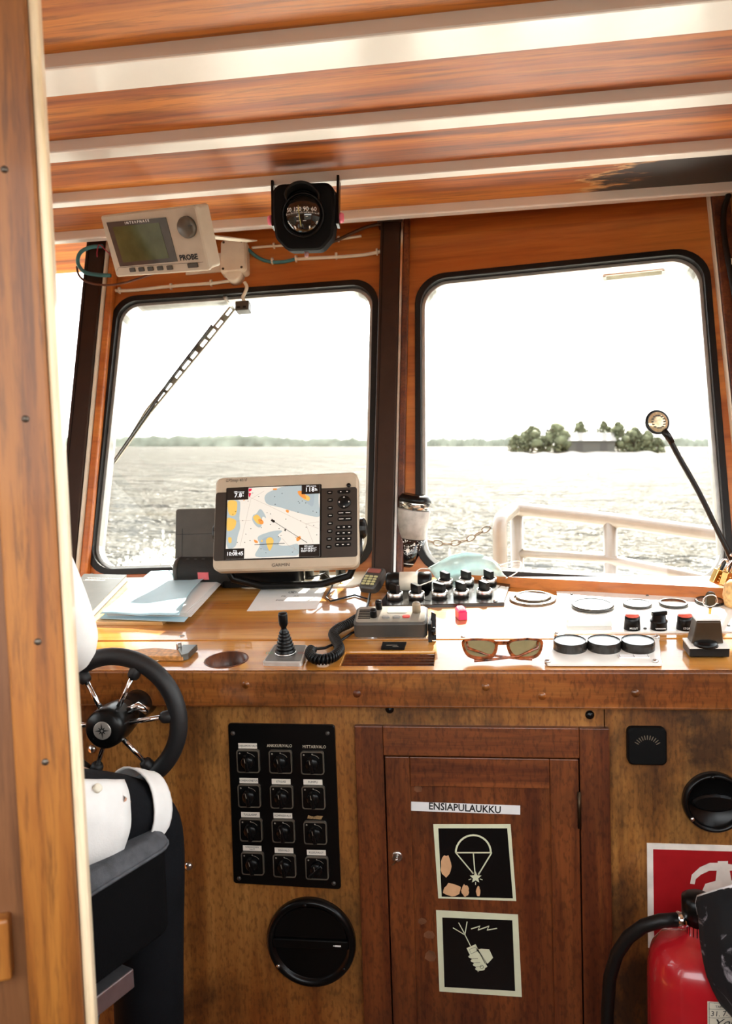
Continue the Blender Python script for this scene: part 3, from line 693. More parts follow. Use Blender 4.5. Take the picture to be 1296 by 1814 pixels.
q = MB(); q.box(((s0[0]+s1[0])/2, (s0[1]+s2[1])/2, -0.03), (s1[0]-s0[0], s0[1]-s2[1], 0.004)); q.build('slot_bottom', MATTE, wt)
for px, py in ((322, 1127), (277, 1170), (648, 1126), (820, 1128)):
    p = W2(px, py); q = MB(); q.lathe([(0.006, 0), (0.0055, 0.0015), (0, 0.002)], 12, T(p[0], p[1], 0)); q.build('screw', STEEL, wt)
# wooden ledge where the worktop meets the right part of the windscreen
q = MB()
lx = ((775, 1024, 1016), (900, 1040, 1022), (1060, 1052, 1030), (1235, 1062, 1039), (1330, 1066, 1045))
lp = [W3(x, y) for x, y, _ in lx]; tf = [onY(x, yu, p.y) for (x, y, yu), p in zip(lx, lp)]; up_ = [FR.p3(x, yu+1, 0.003) for x, y, yu in lx]; n = len(lp)
bk_ = [Vector((p.x, p.y, p.z-0.05)) for p in up_]
R4 = [lp, tf, up_, bk_]; vs_ = [p for r_ in R4 for p in r_]
q.add(vs_, [(j*n+i, j*n+i+1, ((j+1) % 4)*n+i+1, ((j+1) % 4)*n+i) for j in range(4) for i in range(n-1)]+[(0, n, 2*n, 3*n), (n-1, 4*n-1, 3*n-1, 2*n-1)])
o = q.build('trim_4', WALLW); tag(o, 'wooden ledge below the window facing the island', kind='structure')

# console cabinet
cab = thing('console_cabinet', 'weathered plywood console front with a mahogany locker in it', 'cabinet', T(0, YF, 0))
xs = F2(1070, 1270)[0]
frx0, frx1 = F2(629, 1300)[0], F2(1077, 1300)[0]; frz = F2(850, 1285)[1]
def zf(px, py): return F2(px, py)[1]
q = MB(); q.plate([(-1.25, 0.0), (frx0+0.01, 0.0), (frx0+0.01, frz-0.01), (xs-0.001, frz-0.01), (xs-0.001, 1.07), (-1.25, 1.07)], [], -0.02, 0.0, RX(90)); q.build('front_panel', FRONT, cab)
q = MB(); q.plate([(frx1-0.01, 0.0), (0.76, 0.0), (0.76, 1.07), (xs+0.001, 1.07), (xs+0.001, frz-0.01), (frx1-0.01, frz-0.01)], [], -0.02, 0.0, RX(90)); q.build('front_panel', FRONT, cab)
zb_ = (zf(648, 1243)); q = MB(); q.plate([(0.003, zb_), (0.003, 1.079), (-0.0205, 1.079), (-0.0205, 1.105), (-0.027, 1.105), (-0.027, zb_)][::-1], [], -1.25, 0.75, frame(Vector((0, 0, 0)), Vector((0, 1, 0)), Vector((0, 0, 1)), Vector((1, 0, 0)))); q.build('batten', BATTEN, cab, bevel=0.004)
for px, py in ((435, 1213), (632, 1229), (860, 1217), (1125, 1228), (960, 1233)):
    p = onY(px, py, YF-0.027); q = MB(); q.lathe([(0.0075, 0), (0.0075, 0.0006), (0.0, 0.0008)], 14, T(p.x, -0.027, p.z) @ RX(90)); q.build('plug', BATTEN if px != 632 else MAHO, cab)
q = MB()
for sgn in (-1, 1): q.box((-1.245 if sgn < 0 else 0.915, 0.25, 0.54), (0.02, 0.46, 1.08))
q = None
q = MB(); q.box((-0.245, 0.06, 0.52), (1.96, 0.012, 1.04)); q.build('light_block_board', MATTE, cab)  # unseen black boards added here and above to block light through the seams
q = MB(); q.box((-0.245, 0.035, 1.05), (1.96, 0.06, 0.012)); q.build('light_block_shelf', MATTE, cab)
# locker frame and door
D0 = -0.012
lock = [(frx0, F2(680, 1340)[0]), (F2(1025, 1340)[0], frx1)]
zt = frz; zi = zf(850, 1337)
for i, (a, b) in enumerate(lock):
    q = MB(); q.box(((a+b)/2, -0.003, zt/2-(0.0)), (b-a, 0.018, zt)); q.build('locker_stile', MAHO, cab, bevel=0.0015)
q = MB(); q.box(((lock[0][1]+lock[1][0])/2, -0.003, (zt+zi)/2), (lock[1][0]-lock[0][1]-0.001, 0.018, zt-zi)); q.build('locker_rail', MAHOX, cab, bevel=0.0015)
dx0, dx1 = lock[0][1]+0.0025, lock[1][0]-0.0025; dzt = zi-0.0025
ddo = bpy.data.objects.new('locker_door', None); COL.objects.link(ddo); ddo.parent = cab
ix0, ix1 = F2(727, 1395)[0], F2(973, 1395)[0]; izt = zf(850, 1391)
for a, b in ((dx0, ix0), (ix1, dx1)):
    q = MB(); q.box(((a+b)/2, -0.002, dzt/2+0.05), (b-a, 0.018, dzt-0.1)); q.build('door_stile', MAHO, ddo, bevel=0.0015)
q = MB(); q.box(((ix0+ix1)/2, -0.002, (dzt+izt)/2), (ix1-ix0-0.001, 0.018, dzt-izt)); q.build('door_rail', MAHOX, ddo, bevel=0.0015)
q = MB(); q.box(((ix0+ix1)/2, -0.002, 0.15), (ix1-ix0-0.001, 0.018, 0.1)); q.build('door_rail', MAHOX, ddo, bevel=0.0015)
q = MB(); q.box(((ix0+ix1)/2, 0.003, (izt+0.2)/2), (ix1-ix0+0.004, 0.012, izt-0.19)); q.build('door_panel', MAHO, ddo)
q = MB(); q.box(((dx0+dx1)/2, 0.012, dzt/2), (dx1-dx0+0.01, 0.003, dzt+0.01)); q.build('rebate', MATTE, cab)
p = F2(1022, 1430); q = MB(); q.cyl((p[0]+0.002, -0.013, p[1]-0.035), (p[0]+0.002, -0.013, p[1]+0.035), 0.0035, 10); o = q.build('hinge', plain('dark_bronze', (0.05, 0.03, 0.015), 0.4, 0.8), ddo)
p = F2(704, 1512); m = T(p[0], -0.011, p[1]) @ RX(90)
q = MB(); q.lathe([(0.0105, 0), (0.0105, 0.002), (0.008, 0.0035), (0.006, 0.003), (0, 0.003)], 20, m); o = q.build('lock', STEEL, ddo)
q = MB(); q.cyl((0, 0, 0.002), (0, 0, 0.016), 0.0022, 8, m); q.prism([(-0.001, 0.001), (-0.010, -0.010), (-0.007, -0.012), (0.002, -0.001)], 0.013, 0.0145, m); q.build('key', CHROME, ddo)
for px, py in ((690, 1256), (1044, 1266), (163, 1327), (334, 1534), (668, 1757)):
    p = onY(px, py, YF); q = MB(); q.lathe([(0.0085, 0), (0.008, 0.003), (0.005, 0.0055), (0, 0.0065)], 14, T(p.x, 0, p.z) @ RX(90)); q.build('bolt_head', (STEEL if px < 400 else BLACK), cab)
# scraps of old tape on the locker door
random.seed(3)
for px, py, wd, h in ((740, 1396, .018, .014), (760, 1655, .02, .016), (762, 1693, .02, .022), (748, 1630, .016, .012)):
    p = F2(px, py); q = MB(); pts_ = [(wd/2*math.cos(a)*random.uniform(.8, 1.3), h/2*math.sin(a)*random.uniform(.8, 1.3)) for a in [2*PI*k/7 for k in range(7)]]
    q.prism(pts_, 0.0, 0.0004, T(p[0], -0.0031, p[1]) @ RX(90)); q.build('tape_scrap', plain('old_tape', (0.18, 0.075, 0.035), 0.4, var=0.3), ddo)

# ------------------------------------------------------------------ stickers and signs on the locker
def sticker(name, label, cat, c4, Y, mat, th=0.0006, inner=None):
    c = onY(sum(p[0] for p in c4)/4, sum(p[1] for p in c4)/4, Y); m = T(c) @ RX(90)
    t = thing(name, label, cat, m); P_ = [loc(m, *p) for p in c4]
    q = MB(); q.prism(ccw(P_), 0, th); q.build('sheet', mat, t); return t, m, P_
YDP = YF-0.0032
t, m, P_ = sticker('paper_sticker', 'white strip sticker lettered in black above the two picture signs', 'sticker', ((728, 1420), (921, 1427), (921, 1443), (728, 1436)), YDP, PAPER)
txt('ENSIAPULAUKKU', 0.0195, BLACKT, t, T(-0.002, 0.0, 0.0008) @ RZ(-1.9), xs=0.92, bold=0.0004)
GLOW = plain('glow_sign_paper', (0.72, 0.74, 0.52), 0.5, var=0.05); SIGNK = plain('sign_black', (0.004, 0.004, 0.004), 0.25)
def imosign(c4, i4, label):
    t, m, P_ = sticker('safety_sign', label, 'sign', c4, YDP, GLOW)
    q = MB(); q.prism(ccw([loc(m, *p) for p in i4]), 0.0006, 0.0009); q.build('black_field', SIGNK, t)
    return t, m
t, m = imosign(((767, 1460), (904, 1460), (914, 1596), (776, 1591)), ((776, 1467), (898, 1467), (908, 1591), (782, 1588)), 'black parachute flare sign with a pale border and worn patches')
Lz = 0.0011
def lp_(*pts): return [loc(m, *p) for p in pts]
q = MB(); arc = [(838+31*math.cos(a), 1510-31*math.sin(a)*1.0) for a in [PI*k/16 for k in range(17)]]
q.ribbon(lp_(*arc), 0.0035, Lz); q.ribbon(lp_((807, 1510), (871, 1510)), 0.0026, Lz); q.ribbon(lp_((807, 1510), (838, 1547)), 0.0024, Lz); q.ribbon(lp_((870, 1511), (847, 1549)), 0.0024, Lz); q.ribbon(lp_((838, 1510), (841, 1548)), 0.0022, Lz)
star = []
for k in range(10):
    a = PI/2+k*PI/5; r_ = 11 if k % 2 == 0 else 5; star.append((842+r_*math.cos(a), 1554-r_*math.sin(a)))
q.poly(lp_(*star), Lz)
for k in range(5):
    a = PI/2+PI/5+k*2*PI/5; q.ribbon(lp_((842+8*math.cos(a), 1554-8*math.sin(a)), (842+13*math.cos(a), 1554-13*math.sin(a))), 0.0015, Lz)
q.build('parachute_symbol', GLOW, t)
q = MB(); random.seed(9)
for cx_, cy_, rx, ry in ((790, 1534, 10, 20), (800, 1576, 17, 12), (824, 1577, 7, 11), (847, 1579, 4, 9)):
    q.poly(lp_(*[(cx_+rx*math.cos(a)*random.uniform(.8, 1.15), min(1588, cy_+ry*math.sin(a)*random.uniform(.8, 1.15))) for a in [2*PI*k/16 for k in range(16)]]), Lz)
q.build('worn_patches', plain('bare_plywood', (0.72, 0.42, 0.22), 0.5), t)
t, m = imosign(((772, 1612), (917, 1620), (924, 1766), (778, 1756)), ((783, 1625), (907, 1630), (912, 1755), (787, 1748)), 'black hand held radio sign with a pale border below the flare sign')
q = MB()
for a_, b_ in (((802, 1643), (824, 1656)), ((812, 1634), (824, 1656)), ((827, 1632), (823, 1656)), ((823, 1655), (833, 1675))): q.ribbon(lp_(a_, b_), 0.0018, Lz)
q.poly(lp_((834, 1645), (850, 1640), (848, 1644), (864, 1640), (862, 1644), (880, 1644), (860, 1648), (862, 1644), (846, 1648), (848, 1644)), Lz) if False else q.ribbon(lp_((834, 1645), (850, 1640), (846, 1647), (866, 1640), (862, 1647), (880, 1644)), 0.0022, Lz)
q.poly(lp_((826, 1679), (842, 1672), (863, 1712), (846, 1721)), Lz)
q.poly(lp_((842, 1682), (852, 1680), (866, 1681), (873, 1696), (864, 1706), (858, 1706), (850, 1690)), Lz)
for k in range(4): q.poly(lp_(*[(838+k*4+9*math.cos(a), 1694+k*7.2+3.6*math.sin(a)) for a in [2*PI*j/10 for j in range(10)]]), Lz+0.0001)
q.build('hand_radio_symbol', GLOW, t)
q = MB(); q.ribbon(lp_((844, 1678), (862, 1706)), 0.0009, Lz+0.0003); q.ribbon(lp_(*[(853+3*math.cos(a), 1712+3*math.sin(a)) for a in [2*PI*j/10 for j in range(10)]]), 0.0008, Lz+0.0003, closed=True)
for k in range(4): q.ribbon(lp_((830+k*4, 1698+k*7.2), (846+k*4, 1697+k*7.2)), 0.0007, Lz+0.0003)
q.ribbon(lp_((831, 1681), (842, 1677), (845, 1684), (834, 1689)), 0.0007, Lz+0.0003, closed=True)
q.build('outline', SIGNK, t)

# ------------------------------------------------------------------ switch panel
c4 = ((405, 1280), (593, 1283), (604, 1573), (415, 1562))
c = onY(504, 1425, YF); SPM = T(c) @ RX(90)
sp_ = thing('switch_panel', 'black panel of twelve rotary switches with paper labels', 'switch panel', SPM)
P_ = ccw([loc(SPM, *p) for p in c4]); q = MB(); q.prism(rquad(P_, 0.006), 0, 0.006, ch=0.001); q.build('plate', BLACK, sp_)
LAB = [['OHJAAMON VALO', 'ANKKURIVALO', 'MITTARIVALO'], ['KONEHUONETUV.', 'ETULASI', 'PUMPPU'], ['TUULILASINP.', 'KOMPASSIVALO', None], ['KORKEAKANNEN\nVALOT', 'SISÄVALO', 'KULKUVALOT']]
CT = [[(442, 1345), (499, 1346), (555, 1348)], [(444, 1406), (501, 1408), (557, 1409)], [(447, 1466), (504, 1468), (560, 1471)], [(450, 1525), (506, 1529), (563, 1533)]]
RIM = plain('switch_rim', (0.10, 0.085, 0.065), 0.35); LBL = plain('label_paper', (0.82, 0.76, 0.66), 0.6, var=0.05)
sw0 = None
for r_ in range(4):
    for k in range(3):
        x, y = loc(SPM, *CT[r_][k]); mloc = T(x, y, 0.006)
        if sw0 is None:
            sw0 = bpy.data.objects.new('rotary_switch', None); COL.objects.link(sw0); sw0.parent = sp_; sw0.matrix_local = mloc
            q = MB(); q.plate(rrect(0.046, 0.046, 0.005), [rrect(0.042, 0.042, 0.004)[::-1]], 0, 0.007); q.build('rim', RIM, sw0)
            q = MB(); q.prism(rrect(0.043, 0.043, 0.004), 0, 0.0055); q.build('face', BLACK, sw0)
            q = MB(); q.lathe([(0.0135, 0.005), (0.0125, 0.014), (0.010, 0.016), (0, 0.0165)], 20); q.prism([(-0.0035, -0.016), (0.0035, -0.016), (0.0028, 0.017), (-0.0028, 0.017)], 0.012, 0.023, RZ(8), ch=0.001); q.build('knob', BLACK, sw0)
            q = MB(); q.ribbon([(0.002*0+0.0165*math.cos(a), 0.0165*math.sin(a)) for a in [rad(35+5*j) for j in range(12)]], 0.0008, 0.0057); q.poly(circ(0.0017, 10, -0.0165, 0.016), 0.0057); q.poly(circ(0.0013, 10, 0.0, 0.0178), 0.0057); q.ribbon([(-0.0005, 0.003), (-0.001, 0.012)], 0.0009, 0.0232, RZ(8)); q.build('dial_marks', plain('grey_print', (0.30, 0.27, 0.22), 0.5), sw0)
        else:
            d_ = dup(sw0, sp_, mloc)
            if (r_, k) == (3, 2):
                for ch_ in d_.children:
                    if ch_.name.startswith('knob'): ch_.rotation_euler.z = rad(-55)
        lb = LAB[r_][k]; ly = y+0.0295
        if r_ == 0 and k > 0: txt(lb, 0.0085, plain('cream_print', (0.62, 0.55, 0.42), 0.6), sp_, T(x-0.002+0.006*(k-1), ly+0.001, 0.0062), xs=0.82, sp=1.08)
        elif lb:
            q = MB(); q.box((x-0.001, ly, 0.0065), (0.038, 0.0105, 0.0008)); q.build('paper_label', LBL, sp_)
            for j, ln in enumerate(lb.split('\n')): txt(ln, 0.0058 if '\n' not in lb else 0.0042, BLACKT, sp_, T(x-0.001, ly+(0 if '\n' not in lb else 0.0022-0.0045*j), 0.007), xs=0.8 if len(ln) > 9 else 0.9)
        else:
            q = MB(); q.prism([(-0.016, -0.003), (0.012, -0.004), (0.016, 0.003), (0.004, 0.0035), (-0.003, 0.001), (-0.014, 0.004)], 0.006, 0.0064, T(x, ly, 0)); q.build('worn_label', plain('old_glue', (0.30, 0.19, 0.08), 0.6, var=0.6, scale=300), sp_)
for px, py in ((414, 1297), (581, 1297), (425, 1553), (592, 1562)):
    x, y = loc(SPM, px, py); q = MB(); q.lathe([(0.0045, 0.006), (0.004, 0.008), (0, 0.0085)], 10, T(x, y, 0)); q.build('screw', GREYP, sp_)

# ------------------------------------------------------------------ vents, sounder, fire sign on the console front
def round_vent(px, py, rpx, name, label, dish=0.0):
    m = FF(px, py); r = rpx/FPX*YF*1.0
    t = thing(name, label, 'vent', m)
    q = MB(); q.lathe([(r, 0), (r, 0.010), (r*0.97, 0.016), (r*0.9, 0.018), (r*0.84, 0.012), (r*0.8, 0.006), (0, 0.006)], 48); q.build('bezel', BLACK, t)
    for a in (215, 325, 95):
        q = MB(); q.lathe([(0.004, 0), (0.0035, 0.002), (0, 0.0025)], 10, T(r*0.90*math.cos(rad(a)), r*0.90*math.sin(rad(a)), 0.017)); q.build('screw', STEEL if a == 215 else BLACK, t)
    return t, r
t, r = round_vent(552, 1665, 84, 'air_vent', 'large round black vent below the switch panel')
q = MB()
for s_ in (-1, 1):
    q.poly([(r*0.8*math.cos(a), s_*(0.012+ (r*0.8*math.sin(a))*0.86)) for a in [PI*k/20 for k in range(21)]] if s_ > 0 else [(r*0.8*math.cos(a), -(0.012+(r*0.8*math.sin(a))*0.86)) for a in [PI*k/20 for k in range(21)]], 0.0125 if s_ > 0 else 0.009)
q.build('flap', BLACK, t)
q = MB(); q.box((0, 0, 0.012), (r*1.68, 0.018, 0.008)); q.build('centre_bar', BLACK, t, bevel=0.002)
q = MB(); q.box((r*0.62, 0.0, 0.0165), (0.012, 0.003, 0.0006)); q.box((r*0.62-0.008, 0.0, 0.0165), (0.003, 0.0015, 0.0006)); q.build('mark', WHITET, t)
t, r = round_vent(1262, 1418, 52, 'air_vent', 'smaller round black vent above the red fire sign')
q = MB(); q.prism([(r*0.72*math.cos(a), r*0.3*math.sin(a)) for a in [2*PI*k/24 for k in range(24)]], 0.004, 0.016, ch=0.004); q.build('turn_grip', BLACK, t)
SM2 = FF(1143, 1318); t = thing('sounder', 'small rounded square black sounder with radiating slots', 'buzzer', SM2)
q = MB(); q.prism(rrect(0.070, 0.070, 0.010), 0, 0.016, ch=0.003); q.build('case', MATTE, t)
q = MB()
for k in range(11):
    a = rad(30+12*k); q.ribbon([(0.018*math.cos(a), -0.004+0.018*math.sin(a)), (0.026*math.cos(a), -0.004+0.026*math.sin(a))], 0.0016, 0.0162)
q.build('slots', plain('grey_brown_plastic', (0.12, 0.09, 0.06), 0.6), t)
m = FF(1235, 1590); t = thing('fire_sign', 'red fire extinguisher sign with a white border behind the extinguisher', 'sign', m)
P0 = loc(m, 1145, 1493); S_ = 0.20
FRED = plain('sign_red', (0.36, 0.008, 0.012), 0.4, var=0.08)
q = MB(); q.prism([(P0[0], P0[1]-S_*1.02), (P0[0]+S_, P0[1]-S_*1.02), (P0[0]+S_, P0[1]), (P0[0], P0[1])], 0, 0.002); q.build('plate', plain('sign_white', (0.80, 0.76, 0.68), 0.5), t)
q = MB(); b_ = 0.011; q.prism([(P0[0]+b_, P0[1]-S_*1.02+b_), (P0[0]+S_-b_, P0[1]-S_*1.02+b_), (P0[0]+S_-b_, P0[1]-b_), (P0[0]+b_, P0[1]-b_)], 0.002, 0.0026); q.build('red_field', FRED, t)
q = MB(); gl = lambda *pts: [loc(m, *p) for p in pts]
q.poly(gl((1221, 1564), (1224, 1548), (1238, 1535), (1256, 1527), (1270, 1527), (1270, 1524), (1288, 1524), (1288, 1529), (1310, 1532), (1310, 1541), (1291, 1541), (1294, 1558), (1312, 1562), (1318, 1580), (1318, 1690), (1241, 1690), (1241, 1580), (1248, 1564), (1266, 1559), (1268, 1541), (1255, 1541), (1240, 1548), (1231, 1556), (1229, 1565)), 0.003)
q.build('extinguisher_symbol', MATS['sign_white'], t)

# ------------------------------------------------------------------ fire extinguisher with hose
ey = 1.36; ec = onY(1236, 1700, ey); er = 0.083
ext = thing('fire_extinguisher', 'red fire extinguisher standing by the console with a black hose', 'fire extinguisher', T(ec.x, ey, 0))
zt = onY(1236, 1655, ey).z
RED = plain('extinguisher_red', (0.42, 0.010, 0.016), 0.25, coat=0.6, var=0.06)
q = MB(); q.lathe([(er*0.9, 0.0), (er, 0.02), (er, zt-0.075), (er*0.985, zt-0.055), (er*0.92, zt-0.034), (er*0.74, zt-0.014), (er*0.45, zt-0.002), (er*0.24, zt+0.004), (er*0.24, zt+0.02), (0, zt+0.02)], 48); q.build('cylinder', RED, ext)
q = MB(); q.lathe([(0.020, zt+0.004), (0.020, zt+0.03), (0.026, zt+0.034), (0.026, zt+0.065), (0.018, zt+0.07), (0, zt+0.07)], 20); q.build('valve', BLACK, ext)
q = MB(); q.tube([(0.0, 0, zt+0.06), (0.01, -0.04, zt+0.08), (0.02, -0.10, zt+0.075)], 0.008, 8); q.build('handle', BLACK, ext)
hz = onY(1210, 1628, ey).z; hp = [onY(px, py, ey+dy) for px, py, dy in ((1200, 1629, 0), (1170, 1631, 0.0), (1140, 1640, 0.01), (1112, 1660, 0.02), (1092, 1690, 0.03), (1080, 1730, 0.04), (1075, 1790, 0.05), (1075, 1870, 0.05), (1085, 1960, 0.03))]
hp = [p-Vector((ec.x, ey, 0)) for p in hp]
q = MB(); q.tube(hp, 0.0115, 12); q.build('hose', RUBBER, ext)
h0 = hp[0]; q = MB(); q.cyl(h0+Vector((-0.001, 0, 0)), h0+Vector((0.014, 0, -0.001)), 0.0135, 16); q.build('hose_ferrule', CHROME, ext)
q = MB(); q.cyl(h0+Vector((0.014, 0, -0.001)), h0+Vector((0.026, 0, -0.001)), 0.0085, 6); q.tube([h0+Vector((0.024, 0, -0.001)), Vector((-0.01, 0, h0.z-0.002))], 0.006, 10); q.build('hose_nut', BRASS, ext)
# inspection label wrapped round the cylinder
a0, a1 = rad(-96), rad(-28); zl1 = onY(1220, 1772, ey-er).z; zl0 = zl1-0.075; rr = er+0.0006
q = MB(); q.grid(lambda u, v: (rr*math.cos(a0+(a1-a0)*u), rr*math.sin(a0+(a1-a0)*u), zl0+(zl1-zl0)*v), 20, 1); lbo = q.build('inspection_label', plain('label_cream', (0.72, 0.66, 0.52), 0.5, var=0.04), ext)
def wraptxt(s_, size, x0, z, name='lettering', xs_=1.0, sh=0.0):
    o = txt(s_, size, BLACKT, ext, Matrix.Identity(4), 'LEFT', xs=xs_, shear=sh)
    for v in o.data.vertices:
        a = a0+(x0+v.co.x)/rr; zz = z+v.co.y; off = rr+0.0006+v.co.z; v.co = (off*math.cos(a), off*math.sin(a), zz)
wraptxt('TARKASTETTU', 0.0055, 0.012, zl1-0.008); wraptxt('SEURAAVA', 0.0055, 0.054, zl1-0.008)
wraptxt('31. 7. 2020  -  7', 0.0125, 0.004, zl1-0.020, sh=0.1); wraptxt('Yoods', 0.019, 0.006, zl1-0.036, sh=0.4, xs_=1.3)
q = MB()
for zz in (zl1-0.002, zl1-0.0125, zl1-0.027, zl1-0.046): q.grid(lambda u, v: ((rr+0.0005)*math.cos(a0+0.02+(a1-a0-0.04)*u), (rr+0.0005)*math.sin(a0+0.02+(a1-a0-0.04)*u), zz+0.0006*v), 20, 1)
for u0 in (0.02, 0.5): q.add([((rr+0.0005)*math.cos(a0+(a1-a0)*(u0+d)), (rr+0.0005)*math.sin(a0+(a1-a0)*(u0+d)), z) for d, z in ((0, zl0+0.002), (0.008, zl0+0.002), (0.008, zl1-0.002), (0, zl1-0.002))], [(0, 1, 2, 3)])
q.build('ruled_lines', BLACKT, ext)
# black cloth over the extinguisher head
cy = 1.2; cl = thing('black_jacket', 'black jacket with ragged grey print draped over the fire extinguisher', 'jacket', T(0, 0, 0))
edge = [(1236, 1588), (1233, 1600), (1238, 1625), (1240, 1660), (1246, 1700), (1252, 1726), (1262, 1752), (1276, 1778), (1296, 1800), (1330, 1830)]
top = [(1236, 1588), (1262, 1580), (1282, 1572), (1300, 1565), (1340, 1556), (1400, 1560), (1460, 1600)]
def cloth(u, v):
    i = v*(len(edge)-1); k = min(int(i), len(edge)-2); f_ = i-k; ex = edge[k][0]+(edge[k+1][0]-edge[k][0])*f_; ey_ = edge[k][1]+(edge[k+1][1]-edge[k][1])*f_
    px = ex+u*(1470-ex); py = ey_+u*(-20*(1-v)+110*v)-(1-v)*(math.sin(u*PI)*18)
    Y = 1.235-0.055*math.sin(u*PI*0.9)-0.02*noise.noise(Vector((u*4, v*4, 1)))-0.012*math.sin(u*14+v*4)*v+0.04*(1-min(1, u*6))
    return onY(px, py, Y)
def jacketmat():
    m, nt, p, out = nodes('jacket_cloth'); n1 = N(nt, 'ShaderNodeTexNoise', Scale=9.0, Detail=7.0, Roughness=0.65, Distortion=1.4); nt.links.new(coords(nt, (1, 1, 0.7), (0.42, 0.1, 0.33)), n1.inputs['Vector'])
    nt.links.new(ramp(nt, n1.outputs['Fac'], [(0.60, (0.003, 0.003, 0.004)), (0.66, (0.35, 0.33, 0.36))]), p.inputs['Base Color']); p.inputs['Roughness'].default_value = 0.9; return m
q = MB(); q.grid(cloth, 24, 30); q.build('cloth', jacketmat(), cl, solid=0.004)
q = MB(); q.tube([cloth(0, v/20) for v in range(5)]+[], 0.0022, 6); q.tube([cloth(u/20, 0) for u in range(0, 12)], 0.0024, 6); q.build('light_hem', plain('white_cloth', (0.75, 0.73, 0.74), 0.8), cl)
# ------------------------------------------------------------------ chart plotter on its bracket
PM = T(EYE+(Vector((-0.4166, 1.7651, 1.3759))-EYE)*1.1) @ RZ(1.17) @ RX(72.1) @ RZ(0.65) @ Matrix.Scale(1.1, 4); PW, PH = 0.335, 0.2226
pl_ = thing('chart_plotter', 'large chart plotter showing a sea chart on the worktop', 'chart plotter', PM)
SILV = plain('champagne_plastic', (0.46, 0.38, 0.28), 0.4, var=0.05); DKB = plain('brown_black_plastic', (0.028, 0.019, 0.012), 0.4)
lq = lambda *pts: [loc(PM, *p) for p in pts]
q = MB(); q.prism(rrect(PW, PH, 0.016), -0.03, 0.0, ch=0.004); q.prism(rrect(PW*0.9, PH*0.84, 0.02), -0.075, -0.03); q.build('case', SILV, pl_)
y1 = lq((507, 868))[0][1]; y0 = lq((507, 990))[0][1]
q = MB(); q.prism(rrect(PW-0.004, y1-y0, 0.006, cx=0, cy=(y0+y1)/2), -0.002, 0.0012); q.build('bezel', DKB, pl_)
sA = lq((404, 866), (566, 858), (566, 986), (403, 991)); sx0 = min(p[0] for p in sA); sx1 = max(p[0] for p in sA); sy0 = sA[3][1]; sy1 = sA[0][1]
q = MB(); q.prism(rrect(sx1-sx0+0.008, sy1-sy0+0.004, 0.003, cx=(sx0+sx1)/2, cy=(sy0+sy1)/2), 0.0012, 0.0018); q.build('screen_surround', SIGNK, pl_)
SW, SH = sx1-sx0, sy1-sy0
SCR = T(sx0, sy0, 0.0)
def S(u, v): return (sx0+u*SW, sy0+(1-v)*SH)          # u right, v down, 0..1
Z1 = 0.0021
q = MB(); q.prism([S(0, 1), S(1, 1), S(1, 0), S(0, 0)], 0.0016, 0.0020); scr = q.build('screen', screenmat('chart_water_deep', (0.80, 0.76, 0.68), 0.26), pl_)
def blob(pts, n=6):
    out = []; m_ = len(pts)
    for i in range(m_):
        p0, p1, p2, p3 = [Vector(pts[(i+k-1) % m_]) for k in range(4)]
        for k in range(n):
            t = k/n; out.append(0.5*((2*p1)+(p2-p0)*t+(2*p0-5*p1+4*p2-p3)*t*t+(3*p1-p0-3*p2+p3)*t**3))
    return [(p.x, p.y) for p in out]
def cs(px, py): return ((px-10)/880.0, (py-140)/680.0)  # from a zoomed view of the chart
def chart(polys, name, mat, z):
    for pl in polys:
        q = MB(); q.poly([S(max(0, min(1, u)), max(0, min(1, v))) for u, v in blob([cs(*p) for p in pl])], z); q.build(name, mat, scr)
BLU = screenmat('chart_shallow', (0.42, 0.50, 0.52), 0.26); BLU2 = screenmat('chart_shoal', (0.36, 0.44, 0.48), 0.26); YEL = screenmat('chart_land', (0.80, 0.52, 0.12), 0.26); ORG = screenmat('chart_drying', (0.80, 0.30, 0.06), 0.26)
chart([[(365, 250), (390, 200), (470, 165), (560, 140), (700, 135), (860, 135), (880, 310), (890, 440), (800, 435), (650, 390), (520, 345), (400, 310)],
       [(15, 250), (120, 262), (135, 330), (130, 430), (140, 520), (120, 600), (100, 700), (30, 715), (10, 600)], [(320, 355), (350, 370), (385, 440), (350, 430), (340, 520), (300, 520), (255, 460), (260, 410), (290, 395)],
       [(310, 620), (400, 580), (480, 565), (540, 570), (500, 610), (530, 640), (510, 700), (600, 710), (690, 700), (690, 800), (560, 805), (300, 805), (330, 700)]], 'shallow_water', BLU, Z1)
chart([[(740, 140), (830, 160), (830, 330), (790, 330), (720, 240)], [(340, 660), (400, 620), (460, 640), (440, 740), (360, 740)]], 'shoal', BLU2, Z1+0.0001)
chart([[(20, 262), (95, 268), (105, 330), (90, 400), (40, 400), (15, 340)], [(15, 432), (60, 432), (100, 460), (90, 520), (50, 550), (15, 540)], [(30, 615), (60, 620), (60, 665), (35, 660)], [(262, 425), (300, 405), (340, 450), (350, 495), (310, 495), (275, 460)],
       [(390, 650), (430, 625), (460, 665), (430, 750), (405, 720)], [(345, 650), (358, 650), (355, 668), (342, 665)], [(700, 210), (790, 250), (785, 290), (730, 265)]], 'land_area', YEL, Z1+0.0002)
chart([[(682, 195), (720, 195), (750, 230), (760, 270), (720, 255), (690, 225)], [(572, 370), (598, 375), (596, 398), (575, 390)], [(275, 645), (305, 655), (312, 675), (285, 672)], [(675, 640), (708, 625), (712, 655), (680, 672)], [(445, 160), (480, 158), (480, 172), (450, 172)], [(310, 455), (340, 450), (362, 480), (350, 500), (325, 490)], [(160, 265), (180, 250), (175, 262)]], 'drying_area', ORG, Z1+0.0003)
q = MB()
